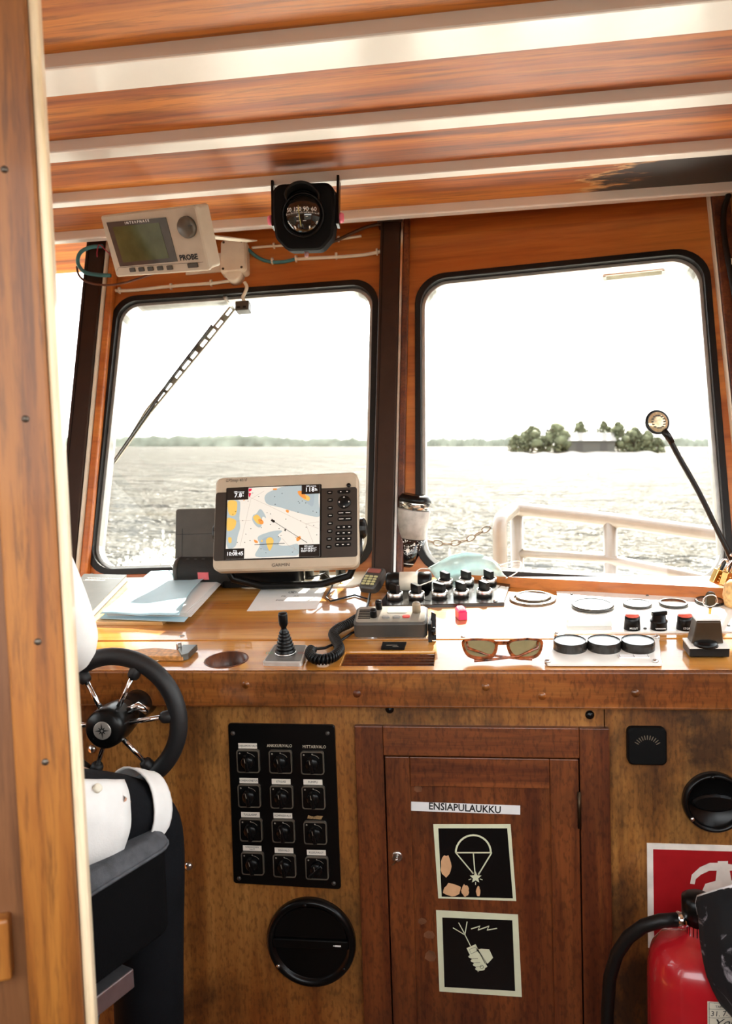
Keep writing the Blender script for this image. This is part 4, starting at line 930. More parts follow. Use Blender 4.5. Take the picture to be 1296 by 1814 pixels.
for pl in ([(100, 460), (240, 460)], [(145, 700), (235, 250), (360, 180)], [(215, 230), (420, 330), (760, 510), (880, 560)], [(760, 510), (885, 495)], [(760, 510), (830, 690)], [(540, 640), (600, 710), (690, 760)], [(640, 700), (660, 740), (640, 780)]):
    q.ribbon([S(*cs(*p)) for p in pl], 0.0005, Z1+0.0004)
q.build('chart_lines', screenmat('chart_grey_line', (0.30, 0.24, 0.20), 0.5), scr)
INK = screenmat('chart_ink', (0.02, 0.015, 0.012), 0.1)
q = MB(); q.ribbon([S(*cs(455, 475)), S(*cs(775, 690))], 0.0009, Z1+0.0005); q.build('course_line', INK, scr)
q = MB(); q.poly([S(*cs(*p)) for p in ((428, 468), (440, 452), (470, 470), (468, 486), (455, 488))], Z1+0.0005); q.build('vessel_mark', INK, scr); q = MB()
q.poly([S(*cs(*p)) for p in ((555, 560), (580, 548), (570, 576))], Z1+0.0005)
random.seed(21)
for k in range(46):
    u, v = cs(random.uniform(60, 860), random.uniform(170, 780)); c_ = S(u, v); q.poly([(c_[0], c_[1]), (c_[0]+0.0022, c_[1]), (c_[0]+0.0022, c_[1]+0.0012), (c_[0], c_[1]+0.0012)], Z1+0.00045)
q.ribbon([S(*cs(280, 692)), S(*cs(565, 688))], 0.0013, Z1+0.0005)
sd_ = q.build('depth_soundings', INK, scr); sd_['kind'] = 'stuff'
q = MB()
for bx in (((0, 100), (210, 255)), ((718, 130), (900, 225)), ((0, 722), (186, 830)), ((700, 705), (890, 830))):
    q = MB(); (a, b), (c, d) = bx; q.poly([S(max(0, min(1, cs(x, y)[0])), max(0, min(1, cs(x, y)[1]))) for x, y in ((a, b), (a, d), (c, d), (c, b))], Z1+0.0006); q.build('data_box', INK, scr)
WSC = screenmat('screen_white', (0.85, 0.85, 0.85), 0.5); RSC = screenmat('screen_red', (0.45, 0.01, 0.04), 0.6)
def stx(s_, size, px, py, xs_=1.0): x, y = S(*cs(px, py)); txt(s_, size, WSC, scr, T(x, y, Z1+0.0008), xs=xs_, ext=0.00005)
stx('7.8', 0.0145, 112, 212, 1.05); stx('k\nt', 0.006, 160, 205); stx('118', 0.0145, 795, 185, 1.05); stx('h', 0.011, 856, 185); stx('GPS-nopeus', 0.0045, 120, 178, 1.1); stx('GPS-suunta', 0.0045, 808, 150, 1.1)
stx('10:08:45', 0.0125, 98, 772, 0.92); stx('Aika', 0.0045, 98, 742, 1.2); stx('GPS-sijainti', 0.0045, 790, 722); stx("N 60°08'54.1\"", 0.0062, 790, 745); stx("E024°56'51.1\"", 0.0062, 790, 766)
q = MB(); q.poly([S(*cs(*p)) for p in ((212, 150), (245, 150), (235, 175), (212, 180))], Z1+0.0006); q.poly([S(*cs(*p)) for p in ((212, 190), (238, 195), (225, 235), (214, 225))], Z1+0.0006); q.build('red_sector', RSC, scr)
txt('GPSmap 4010', 0.0105, BLACKT, pl_, T(*lq((418, 851))[0], 0.0003), xs=0.85, shear=0.25); txt('GARMIN', 0.0105, BLACKT, pl_, T(*lq((497, 1001))[0], 0.0003), xs=1.05)
# keypad
def kz(px, py): return lq((400+px*240/1296, 840+py*170/918))[0]
def key(px, py, w_, h_, name='button', mat=BLACK):
    x, y = kz(px, py); q = MB(); q.prism(rrect(w_, h_, min(w_, h_)*0.45, cx=x, cy=y), 0.001, 0.0032, ch=0.0006); return q.build(name, mat, pl_)
for py, px in ((177, 995), (250, 998), (325, 998), (398, 1000), (473, 998), (547, 995), (622, 990), (698, 985)):
    key(px, py, 0.0135, 0.0085, 'soft_key'); x, y = kz(px, py); q = MB(); q.box((x, y, 0.0033), (0.006, 0.001, 0.0003)); q.build('key_mark', WHITET, pl_)
for py, px, w_ in ((170, 1130, 0.030), (372, 1135, 0.033), (430, 1137, 0.033)):
    key(px, py, w_, 0.009); x, y = kz(px, py)
    for d_ in (-1, 1): q = MB(); q.box((x+d_*w_*0.24, y, 0.0033), (w_*0.32 if py > 200 else 0.0025, 0.0014, 0.0003)); q.build('key_mark', WHITET, pl_)
for py, px in ((508, 1130), (565, 1128), (620, 1125), (676, 1120)):
    key(px, py, 0.038, 0.0088); x, y = kz(px, py)
    for d_ in (-1, 0, 1): q = MB(); q.box((x+d_*0.0122, y, 0.0033), (0.0045, 0.0016, 0.0003)); q.build('key_mark', WHITET, pl_)
x, y = kz(1132, 270); q = MB(); q.lathe([(0.0155, 0.001), (0.0155, 0.004), (0.012, 0.0055), (0, 0.005)], 28, T(x, y, 0)); q.build('rocker', BLACK, pl_)
q = MB()
for a in range(4): q.poly([(0.010, -0.0022), (0.0128, 0), (0.010, 0.0022)], 0.0058, T(x, y, 0) @ RZ(90*a))
q.build('rocker_arrows', WHITET, pl_)
x, y = kz(1175, 108); q = MB(); q.lathe([(0.005, 0.001), (0.005, 0.003), (0, 0.0032)], 14, T(x, y, 0)); q.build('power_button', BLACK, pl_)
# bracket with knobs
for s_ in (-1, 1):
    q = MB(); q.lathe([(0.018, 0), (0.024, 0.003), (0.024, 0.012), (0.019, 0.017), (0.01, 0.019), (0, 0.019)], 14, T(s_*(PW/2-0.004), -0.012, -0.045) @ RY(90*s_), smooth=False); q.build('bracket_knob', BLACK, pl_, bevel=0.001)
lowp = PM.inverted() @ W3(510, 1035); yl = lowp.y
q = MB(); br = [(-PW/2+0.006, -0.02, -0.045), (-PW/2+0.004, -0.07, -0.05), (-PW/2+0.03, -0.118, -0.07), (-0.07, -0.135, -0.078), (0.07, -0.135, -0.078), (PW/2-0.03, -0.118, -0.07), (PW/2-0.004, -0.07, -0.05), (PW/2-0.006, -0.02, -0.045)]
q.tube(br, 0.009, 10); q.build('bracket', BLACK, pl_)
bm = WF(490, 1030); bml = PM.inverted() @ bm
fwm = WF(465, 1037, 0.0045); fx0 = loc(fwm, 396, 1037)[0]; fx1 = loc(fwm, 532, 1037)[0]
q = MB(); q.prism(rrect(fx1-fx0, 0.075, 0.012, cx=(fx0+fx1)/2, cy=0.02), 0, 0.105, PM.inverted() @ fwm, ch=0.008); q.build('bracket_foot', BLACK, pl_)
for px in (548, 575, 604):
    q = MB(); q.lathe([(0.014, 0.0045), (0.012, 0.085), (0.0, 0.085)], 14, PM.inverted() @ WF(px, 1027)); q.build('cable_plug', BLACK, pl_)
# white mounting plate under it
MPM = WF(560, 1026); mp_ = thing('mounting_plate', 'cream rounded mounting plate under the chart plotter', 'plate', MPM)
e0 = loc(MPM, 430, 1030)[0]; e1 = loc(MPM, 642, 1030)[0]; yy0 = loc(MPM, 560, 1041)[1]; yy1 = loc(MPM, 560, 1010)[1]
q = MB(); q.prism(rrect(e1-e0, yy1-yy0, 0.035, 8, (e0+e1)/2, (yy0+yy1)/2), 0, 0.004, ch=0.001); q.build('plate', IVORY, mp_)
for px, py in ((612, 1023), (605, 1036), (622, 1017)):
    x, y = loc(MPM, px, py); q = MB(); q.lathe([(0.005, 0.004), (0.004, 0.006), (0, 0.0065)], 10, T(x, y, 0)); q.build('screw', BRASS, mp_)
# loose cable from the plotter
q = MB(); q.tube([W3(545, 1024, 0.05), W3(575, 1016, 0.04), W3(592, 1030, 0.012), W3(583, 1048, 0.0035), W3(577, 1058, 0.003), W3(585, 1065, 0.003), W3(605, 1060, 0.003), W3(628, 1054, 0.003), W3(645, 1059, 0.004), W3(655, 1062, 0.005)], 0.0022, 8); o = q.build('loose_cable', BLACK); tag(o, 'thin black cable looping from the chart plotter to the handset', 'cable')

# paper note
NM = WF(506, 1063); nt_ = thing('paper_note', 'white printed paper note lying in front of the chart plotter', 'paper', NM)
P_ = ccw([loc(NM, *p) for p in ((463, 1044), (578, 1042), (560, 1079), (437, 1083))])
q = MB(); q.prism(P_, 0.0006, 0.0012); q.build('sheet', PAPER, nt_)
th_ = math.degrees(math.atan2(P_[1][1]-P_[0][1], P_[1][0]-P_[0][0]))
txt('POHJAVENTTIILIT', 0.0125, BLACKT, nt_, T(*loc(NM, 521, 1064), 0.0014), xs=0.95, shear=0.0); txt('PK      AK', 0.0125, BLACKT, nt_, T(*loc(NM, 514, 1057), 0.0014), xs=0.9)
x, y = loc(NM, 518, 1050); q = MB(); q.ribbon(circ(0.010, 20, x, y), 0.0014, 0.0014, closed=True); q.poly(circ(0.004, 12, x, y), 0.0014)
for k in range(6): a = k*PI/3; q.ribbon([(x+0.004*math.cos(a), y+0.004*math.sin(a)), (x+0.009*math.cos(a), y+0.009*math.sin(a))], 0.0012, 0.0014)
q.build('emblem', BLACKT, nt_)

# thruster joystick
JM = WF(505, 1166); js = thing('joystick', 'black rubber booted joystick on a small silver plate', 'joystick', JM)
P_ = ccw([loc(JM, *p) for p in ((486, 1146), (546, 1148), (535, 1179), (465, 1178))]); q = MB(); q.prism(rquad(P_, 0.006), -0.002, 0.007, ch=0.0015); q.build('base_plate', plain('satin_grey', (0.55, 0.53, 0.5), 0.35, 0.3), js)
cxm = sum(p[0] for p in P_)/4; cym = sum(p[1] for p in P_)/4
q = MB(); q.prism(rquad([(cxm+(p[0]-cxm)*0.9, cym+(p[1]-cym)*0.9) for p in P_], 0.004), 0.007, 0.0078); q.build('face_plate', plain('face_grey', (0.12, 0.115, 0.11), 0.3), js)
b0 = Vector((*loc(JM, 506, 1163), 0.0078)); pr_ = [(0.021, 0), (0.021, 0.006), (0.0185, 0.008)]
for k in range(6): r0 = 0.0185-0.0018*k; pr_ += [(r0, 0.009+k*0.0065), (r0+0.0012, 0.0115+k*0.0065), (r0-0.0012, 0.0148+k*0.0065)]
pr_ += [(0.0055, 0.052), (0.006, 0.056), (0.0085, 0.060), (0.0095, 0.066), (0.0095, 0.082), (0.0085, 0.085), (0, 0.086)]
q = MB(); q.lathe(pr_, 28, T(b0)); q.build('boot_and_stick', BLACK, js)
q = MB(); q.lathe([(0.022, 0), (0.022, 0.003), (0.02, 0.004)], 28, T(b0)); q.build('collar', STEEL, js)
for s_, mt in ((-1, plain('green_print', (0.1, 0.3, 0.15), 0.5)), (1, plain('red_print', (0.35, 0.1, 0.08), 0.5))):
    q = MB()
    for k in range(4): q.ribbon([(b0.x+s_*(0.026+k*0.004), b0.y-0.006+0.0*k), (b0.x+s_*(0.028+k*0.004), b0.y), (b0.x+s_*(0.026+k*0.004), b0.y+0.006)], 0.0014, 0.0081)
    q.build('direction_marks', mt, js)

# VHF radio and its handset with coiled cord
RM = WF(700, 1136, 0.0); vr = thing('vhf_radio', 'black marine radio with knobs and a red key on a bracket', 'radio', RM)
xa = loc(RM, 627, 1136)[0]; xb = loc(RM, 757, 1136)[0]; RW = xb-xa; cxr = (xa+xb)/2
fm = T(cxr, 0.004, 0.008) @ RX(11)          # leaning face
q = MB(); q.prism(rrect(RW, 0.075, 0.010, cx=0, cy=0.036), 0, 0.034, fm, ch=0.004); q.build('case', GREYP, vr, bevel=0.001)
FACE = RM @ fm @ T(0, 0, 0.0345)
lf = lambda px, py: loc(FACE, px, py)
q = MB(); q.prism(rrect(RW*0.94, 0.066, 0.008, cx=0, cy=0.036), 0, 0.0012, fm @ T(0, 0, 0.0335)); q.build('face', plain('radio_face', (0.30, 0.27, 0.22), 0.3), vr)
q = MB()
for k in range(6): q.box((-RW*0.36, 0.018+k*0.007, 0.0352), (RW*0.17, 0.003, 0.001), fm)
q.build('speaker_slots', BLACK, vr)
q = MB(); q.prism(rrect(RW*0.27, 0.020, 0.003, cx=RW*0.08, cy=0.050), 0.0345, 0.0358, fm); q.build('display', plain('lcd_pale', (0.50, 0.50, 0.44), 0.25), vr)
for dx, yy, nm, mt, w_ in ((-0.01, 0.022, 'button', plain('grey_key', (0.25, 0.24, 0.22), 0.4), 0.016), (0.013, 0.022, 'button', plain('grey_key', (0, 0, 0)), 0.016), (0.033, 0.024, 'red_key', plain('red_key', (0.65, 0.06, 0.05), 0.4), 0.016)):
    q = MB(); q.prism(rrect(w_, 0.010, 0.004, cx=dx, cy=yy), 0.034, 0.0375, fm, ch=0.001); q.build(nm, mt, vr)
for dx, yy, r_, h_, mt in ((-0.028, 0.060, 0.0075, 0.020, BLACK), (-0.036, 0.026, 0.0075, 0.018, BLACK), (0.054, 0.045, 0.009, 0.022, plain('champagne_knob', (0.30, 0.24, 0.16), 0.35))):
    q = MB(); q.lathe([(r_, 0.034), (r_, 0.034+h_*0.85), (r_*0.85, 0.034+h_), (0, 0.034+h_)], 20, fm @ T(dx, yy, 0)); q.build('knob', mt, vr)
q = MB(); q.prism([(0, 0), (0.014, 0), (0.014, 0.055), (0.004, 0.06)], -0.003, 0.003, T(cxr+RW/2+0.004, 0.005, 0) @ RX(60) @ RY(0)); q.box((cxr+RW/2+0.006, 0.02, 0.02), (0.008, 0.055, 0.04)); q.build('bracket', BLACK, vr, bevel=0.001)
q = MB(); q.lathe([(0.0085, 0), (0.0085, 0.007), (0.006, 0.009), (0, 0.009)], 16, T(cxr+RW/2+0.009, 0.0, 0.022) @ RY(90)); q.build('bracket_knob', BLACK, vr)
HM = WF(660, 1044, 0.0, -18); hs = thing('radio_handset', 'black radio handset with a keypad and a coiled cord', 'handset', HM)
hq = T(0, 0, 0.008) @ RX(28)
q = MB(); q.prism(rquad([(-0.022, -0.03), (0.020, -0.032), (0.026, 0.0), (0.026, 0.045), (-0.022, 0.045), (-0.025, 0.0)], 0.007), 0, 0.026, hq, ch=0.004); q.build('body', GREYP, hs)
for r_ in range(4):
    for k in range(3): q = MB(); q.prism(rrect(0.010, 0.0058, 0.002, cx=-0.0125+0.0125*k, cy=-0.018+0.009*r_), 0.0258, 0.028, hq); q.build('keypad_key', plain('pale_key', (0.55, 0.52, 0.26), 0.4), hs)
q = MB(); q.prism(rrect(0.036, 0.014, 0.003, cy=0.030), 0.0258, 0.0275, hq); q.build('display', plain('handset_display', (0.35, 0.10, 0.08), 0.3), hs)
HI = HM.inverted()
path = [(655, 1052, .012), (652, 1068, .014), (648, 1082, .018), (645, 1088, .018), (632, 1096, .016), (615, 1106, .014), (600, 1113, .013), (590, 1123, .012), (596, 1137, .012), (601, 1150, .012), (592, 1162, .012), (575, 1168, .012), (558, 1167, .012), (549, 1158, .012), (552, 1150, .012)]
pth = [HI @ W3(*p) for p in path]
q = MB(); q.tube(pth[:4], 0.0032, 8); q.build('cord', BLACK, hs)
def spline(pts, n):
    out = []
    for i in range(len(pts)-1):
        p0, p1, p2, p3 = pts[max(0, i-1)], pts[i], pts[i+1], pts[min(len(pts)-1, i+2)]
        for k in range(n):
            t = k/n; out.append(0.5*((2*p1)+(p2-p0)*t+(2*p0-5*p1+4*p2-p3)*t*t+(3*p1-p0-3*p2+p3)*t**3))
    return out+[pts[-1]]
cen = spline(pth[3:], 40); cum = [0]
for i in range(1, len(cen)): cum.append(cum[-1]+(cen[i]-cen[i-1]).length)
coil = []; upv = Vector((0, 0, 1)); turns = cum[-1]/0.0058; NS = int(turns*12); j = 0
for k in range(NS+1):
    s_ = cum[-1]*k/NS
    while j < len(cum)-2 and cum[j+1] < s_: j += 1
    f_ = (s_-cum[j])/max(1e-9, cum[j+1]-cum[j]); c_ = cen[j].lerp(cen[j+1], f_); tn = (cen[j+1]-cen[j]).normalized(); x_ = tn.cross(upv).normalized(); y_ = x_.cross(tn); a = 2*PI*k/12
    coil.append(c_+(x_*math.cos(a)+y_*math.sin(a))*0.0088)
q = MB(); q.tube(coil, 0.0026, 6); q.build('coiled_cord', BLACK, hs)
q = MB(); q.tube([HI @ W3(552, 1150, .01), HI @ W3(575, 1148, .006), HI @ W3(600, 1137, .008), HI @ W3(622, 1122, .012), HI @ W3(640, 1113, .02)], 0.003, 8); q.build('cord', BLACK, hs)
m = WF(697, 1146); t = thing('name_plate', 'small black printed plate just below the radio', 'plate', m)
q = MB(); q.prism(rquad(ccw([loc(m, *p) for p in ((678, 1139), (720, 1139), (716, 1151), (674, 1151))]), 0.002), 0, 0.0025); q.build('plate', BLACK, t)
q = MB(); q.box((-0.004, 0.003, 0.0026), (0.022, 0.0025, 0.0003)); q.box((0.004, -0.005, 0.0026), (0.012, 0.002, 0.0003)); q.build('print', plain('grey_print', (0, 0, 0)), t)

# ------------------------------------------------------------------ rotary control panel
KM = WF(785, 1058); kp = thing('control_panel', 'black control plate with two rows of steel ringed knobs', 'control panel', KM)
P_ = ccw([loc(KM, *p) for p in ((668, 1079), (893, 1073), (906, 1031), (702, 1033))]); q = MB(); q.prism(P_, 0, 0.008, ch=0.001); q.build('plate', plain('gloss_black_plate', (0.006, 0.006, 0.006), 0.18), kp)
for px, py in ((673, 1075), (877, 1071)):
    x, y = loc(KM, px, py); q = MB(); q.lathe([(0.0055, 0.008), (0.005, 0.011), (0, 0.012)], 10, T(x, y, 0)); q.build('screw', STEEL, kp)
kn = None; angs = [22, 14, 18, 20, 10, 16, 40, 12, 6, 15]
for i, (px, py) in enumerate(((700, 1066), (738, 1066), (779, 1064), (817, 1062), (858, 1061), (707, 1045), (748, 1044), (789, 1043), (826, 1041), (866, 1040))):
    x, y = loc(KM, px, py); ml = T(x, y, 0.008)
    if kn is None:
        kn = bpy.data.objects.new('control_knob', None); COL.objects.link(kn); kn.parent = kp; kn.matrix_local = ml
        q = MB(); q.ring([(0.0195, 0), (0.0195, 0.016), (0.0175, 0.0175), (0.0162, 0.016), (0.0162, 0)], 28, None, True); q.build('ring', STEEL, kn)
        q = MB(); q.lathe([(0.0162, 0), (0.0162, 0.013), (0.012, 0.015), (0, 0.015)], 24); q.prism([(-0.005, -0.016), (0.005, -0.016), (0.0065, 0.016), (-0.0065, 0.016)], 0.012, 0.036, RZ(35), ch=0.001); q.build('pointer', BLACK, kn)
    else: dup(kn, kp, ml @ RZ(angs[i]-22+(i % 3)*7))

# thermos bottle, torch, mask, pink lighter
bt = W3(720, 1008); tp = onY(736, 884, bt.y-0.01); axz = (tp-bt).normalized(); xx = Vector((0, 1, 0)).cross(axz).normalized(); TM = frame(bt+WNRM*0.012, xx, axz.cross(xx), axz); TH = (tp-bt).length
th = thing('thermos_flask', 'black and white travel mug leaning on the centre post', 'thermos', TM); R0 = 0.046
STEELB = plain('bottle_black', (0.006, 0.006, 0.007), 0.15, coat=0.5); BW = plain('bottle_grey_paper', (0.42, 0.41, 0.39), 0.55, var=0.25, scale=40); SIL = plain('bottle_silver', (0.55, 0.54, 0.5), 0.25, 0.9)
q = MB(); q.lathe([(R0*0.78, 0), (R0*0.84, 0.004), (R0*0.96, TH*0.40)], 36); q.build('lower_body', STEELB, th)
q = MB(); q.lathe([(R0*0.97, TH*0.40), (R0*1.02, TH*0.78), (R0*1.0, TH*0.80)], 36); q.build('paper_band', BW, th)
q = MB(); q.lathe([(R0*0.975, TH*0.79), (R0*0.99, TH*0.90), (R0*0.98, TH*0.905)], 36); q.build('silver_band', SIL, th)
q = MB(); q.lathe([(R0*1.0, TH*0.90), (R0*0.98, TH*0.95), (R0*0.80, TH*1.0), (R0*0.7, TH*1.0), (0, TH*0.99)], 36); q.build('lid', BLACK, th)
q = MB(); q.lathe([(R0*0.80, 0.002), (R0*0.86, 0.010), (R0*0.84, 0.012)], 36); q.build('base_ring', SIL, th)
def onb(a, z): r_ = (R0*0.85+(R0*0.12)*(z/(TH*0.40)))+0.0008; return (r_*math.sin(a), -r_*math.cos(a), z)
q = MB(); random.seed(4)
def bq(c, w_, h_): q.add([onb(c[0]-w_/2, c[1]-h_/2), onb(c[0]+w_/2, c[1]-h_/2), onb(c[0]+w_/2, c[1]+h_/2), onb(c[0]-w_/2, c[1]+h_/2)], [(0, 1, 2, 3)])
for k in range(90): bq((random.uniform(-1.1, 1.1), random.uniform(TH*0.24, TH*0.39)), random.uniform(0.02, 0.09), random.uniform(0.0008, 0.003))
for k in range(8):
    a = k*PI/4; L = 0.016 if k % 2 == 0 else 0.009; c0_ = (0.02, TH*0.24)
    def pt(rr_, aa): return onb(c0_[0]+rr_*math.cos(aa)/R0, c0_[1]+rr_*math.sin(aa))
    q.add([pt(0, 0), pt(0.004, a-0.4), pt(L, a), pt(0.004, a+0.4)], [(0, 1, 2, 3)])
for k in range(20):
    a, b = rad(200+k*7), rad(203+k*7); q.add([onb(0.02+0.013*math.cos(t_)/R0*rr_, TH*0.24+0.013*math.sin(t_)*0.8*rr_) for t_, rr_ in ((a, 1), (b, 1), (b, 1.12), (a, 1.12))], [(0, 1, 2, 3)])
q.build('compass_rose_print', WHITET, th)
q = MB()
for k in range(26): c_ = (random.uniform(-1.2, 1.2), TH*random.uniform(0.80, 0.895)); r_ = R0*1.0; a = c_[0]; w_ = random.uniform(0.1, 0.3); q.add([((r_+0.0004)*math.sin(x), -(r_+0.0004)*math.cos(x), z) for x, z in ((a, c_[1]), (a+w_, c_[1]), (a+w_, c_[1]+0.0022), (a, c_[1]+0.0022))], [(0, 1, 2, 3)])
q.build('band_print', BLACKT, th)
TOM = WF(722, 1030, 0.026); to = thing('torch', 'black torch with a pale sleeve lying below the travel mug', 'torch', TOM)
q = MB(); q.lathe([(0.019, -0.055), (0.024, -0.05), (0.024, -0.024), (0.0225, -0.022), (0.0225, 0.028), (0.024, 0.03), (0.024, 0.055), (0.02, 0.06), (0, 0.06)], 24, RY(90)); q.build('barrel', BLACK, to)
q = MB(); q.ring([(0.0228, -0.020), (0.0245, -0.020), (0.0245, 0.026), (0.0228, 0.026)], 28, RY(90), True); q.build('sleeve', plain('cream_sleeve', (0.70, 0.64, 0.52), 0.5), to)
# face mask
def maskmat():
    m, nt, p, out = nodes('mask_blue'); n1 = N(nt, 'ShaderNodeTexNoise', Scale=60.0); nt.links.new(coords(nt, (1, 1, 1)), n1.inputs['Vector'])
    c = ramp(nt, n1.outputs['Fac'], [(0.3, (0.55, 0.72, 0.72)), (0.7, (0.64, 0.80, 0.79))]); nt.links.new(c, p.inputs['Base Color']); p.inputs['Roughness'].default_value = 0.8
    tl = N(nt, 'ShaderNodeBsdfTranslucent'); nt.links.new(c, tl.inputs[0]); mx = N(nt, 'ShaderNodeMixShader'); mx.inputs[0].default_value = 0.3
    nt.links.new(p.outputs[0], mx.inputs[1]); nt.links.new(tl.outputs[0], mx.inputs[2]); nt.links.new(mx.outputs[0], out.inputs[0]); return m
MKB = maskmat(); mk = thing('face_mask', 'crumpled pale blue face mask lying behind the knobs', 'face mask', T(0, 0, 0))
gridpx = [[(758, 1006), (798, 984), (826, 978), (850, 981), (870, 990), (884, 1000)],
          [(764, 1014), (800, 994), (828, 990), (852, 992), (872, 998), (886, 1008)],
          [(770, 1022), (804, 1008), (830, 1006), (854, 1006), (876, 1012), (892, 1018)],
          [(775, 1028), (806, 1022), (832, 1024), (856, 1024), (880, 1024), (902, 1026)],
          [(785, 1032), (810, 1034), (836, 1036), (856, 1036), (878, 1034), (900, 1031)]]
hh = [[0.062, 0.075, 0.078, 0.076, 0.068, 0.055], [0.055, 0.075, 0.070, 0.078, 0.060, 0.052], [0.046, 0.060, 0.066, 0.060, 0.056, 0.042], [0.044, 0.054, 0.050, 0.056, 0.044, 0.026], [0.046, 0.048, 0.05, 0.048, 0.042, 0.02]]
def mkf(u, v):
    i = min(4, int(u*5)); j = min(3, int(v*4)); fu, fv = u*5-i, v*4-j
    def L4(a, b, c, d): return (a*(1-fu)+b*fu)*(1-fv)+(c*(1-fu)+d*fu)*fv
    g = gridpx; px = L4(g[j][i][0], g[j][i+1][0], g[j+1][i][0], g[j+1][i+1][0]); py = L4(g[j][i][1], g[j][i+1][1], g[j+1][i][1], g[j+1][i+1][1]); h = L4(hh[j][i], hh[j][i+1], hh[j+1][i], hh[j+1][i+1])
    return onY(px, py, 2.085-0.035*v+0.02*(u-0.5)+0.012*noise.noise(Vector((u*4, v*4, 2)))-0.022*abs(noise.noise(Vector((u*3.2+v*1.5, v*2.2-u, 7))))+0.004*math.sin(v*11+u*4))
q = MB(); q.grid(mkf, 30, 24); q.build('cloth', MKB, mk, solid=0.0012)
q = MB(); q.tube(spline([W3(762, 1008, .05), W3(744, 1008, .045), W3(732, 1018, .04), W3(728, 1030, .03), W3(738, 1038, .03), W3(752, 1034, .035), W3(770, 1027, .045)], 6), 0.0014, 6); q.build('ear_loop', WHITEP, mk)
q = MB(); q.tube(spline([W3(884, 1002, .05), W3(908, 995, .035), W3(922, 996, .03), W3(919, 1010, .02), W3(904, 1021, .022), W3(896, 1024, .024)], 6), 0.0014, 6); q.build('ear_loop', WHITEP, mk)
m = WF(817, 1094, 0.0, 12); t = thing('pink_clip', 'small bright pink clip standing on the pale worktop', 'clip', m)
q = MB(); q.prism(rquad([(-0.010, -0.02), (0.010, -0.02), (0.012, 0.012), (0.008, 0.022), (-0.008, 0.022), (-0.012, 0.012)], 0.003), 0.001, 0.022, ch=0.004); q.build('body', plain('hot_pink', (0.80, 0.03, 0.13), 0.3), t)
q = MB()
for k in range(4): q.box((0, -0.012+k*0.005, 0.0225), (0.012, 0.0018, 0.002))
q.build('ribs', plain('pink_dark', (0.55, 0.02, 0.08), 0.3), t)
# sunglasses
GM = WF(890, 1168); sg = thing('sunglasses', 'tortoiseshell sunglasses folded at the worktop edge', 'sunglasses', GM)
TORT = plain('tortoiseshell', (0.22, 0.05, 0.012), 0.2, coat=0.5, var=0.95, scale=90)
fmx = T(0, 0.004, 0.020) @ RX(40) @ Matrix.Scale(1.12, 4)
q = MB()
lens = []
for s_ in (-1, 1):
    ol = [(s_*0.008, 0.012), (s_*0.035, 0.020), (s_*0.064, 0.018), (s_*0.070, 0.008), (s_*0.060, -0.014), (s_*0.035, -0.021), (s_*0.014, -0.014)]
    b_ = ccw([tuple(p) for p in blob(ol, 4)]); cxl = sum(p[0] for p in b_)/len(b_); cyl = sum(p[1] for p in b_)/len(b_)
    inn = [(cxl+(p[0]-cxl)*0.84, cyl+(p[1]-cyl)*0.78) for p in b_]; q.plate(b_, [inn[::-1]], -0.002, 0.002, fmx); lens.append(inn)
q.box((0, 0.011, 0), (0.022, 0.006, 0.004), fmx); q.build('frame', TORT, sg, bevel=0.0008)
for inn in lens: q = MB(); q.prism(inn, -0.0005, 0.0005, fmx); q.build('lens', plain('olive_lens', (0.24, 0.20, 0.10), 0.12), sg)
for s_ in (-1, 1): q = MB(); q.tube([(s_*0.068, 0.016, 0.028), (s_*0.066, -0.002, 0.024), (s_*0.03, -0.010-0.004*s_, 0.012), (-s_*0.02, -0.014-0.004*s_, 0.007), (-s_*0.055, -0.016-0.004*s_, 0.005)], [0.0032, 0.003, 0.0022, 0.0024, 0.003], 8); q.build('temple', TORT, sg)

# ------------------------------------------------------------------ gauges and engine controls on the right
PALE = plain('brushed_panel', (0.82, 0.79, 0.73), 0.3, 0.0, var=0.05); DIAL = plain('gauge_dial', (0.80, 0.78, 0.72), 0.3, var=0.05)
def ringgauge(t, m, px, py, rpx, h=0.006, mat=BLACK, inner=0.86, dial=True, z=0.0, name='gauge', dz=0.0):
    x, y = loc(m, px, py); r = abs(loc(m, px+rpx, py)[0]-x)
    g = bpy.data.objects.new(name, None); COL.objects.link(g); g.parent = t; g.matrix_local = T(x, y, z)
    q = MB(); q.ring([(r, 0), (r, h*0.7), (r*0.96, h), (r*inner, h), (r*inner, 0)], 40, None, False); q.build('bezel', mat, g)
    if dial:
        q = MB(); q.lathe([(r*inner+0.0005, dz), (r*inner+0.0005, dz+0.0016)], 32); q.build('dial', DIAL, g)
        q = MB()
        for k in range(11): a = rad(-45+27*k); q.ribbon([(r*0.66*math.cos(a), r*0.66*math.sin(a)), (r*0.78*math.cos(a), r*0.78*math.sin(a))], 0.0009, dz+0.0018)
        q.ribbon([(0, 0), (r*0.55*math.cos(rad(140)), r*0.55*math.sin(rad(140)))], 0.0012, dz+0.002); q.build('pointer', BLACKT, g)
        q = MB(); q.lathe([(r*inner+0.0003, h*0.86), (r*inner+0.0003, h*0.92)], 32); q.build('glass', GLASS, g)
    return g, r
m = WF(943, 1062); t = thing('round_hatch', 'double ringed round cover set in the worktop beside the knobs', 'gauge', m)
ringgauge(t, m, 943, 1062, 42, 0.005, plain('ring_grey', (0.16, 0.13, 0.10), 0.3, 0.6), 0.80, False, name='outer_ring'); g_, r_ = ringgauge(t, m, 944, 1061, 31, 0.009, MATS['ring_grey'], 0.88, True, name='inner_gauge')
m = WF(1150, 1085); gp = thing('gauge_panel', 'pale metal instrument panel with ring gauges and engine buttons', 'instrument panel', m)
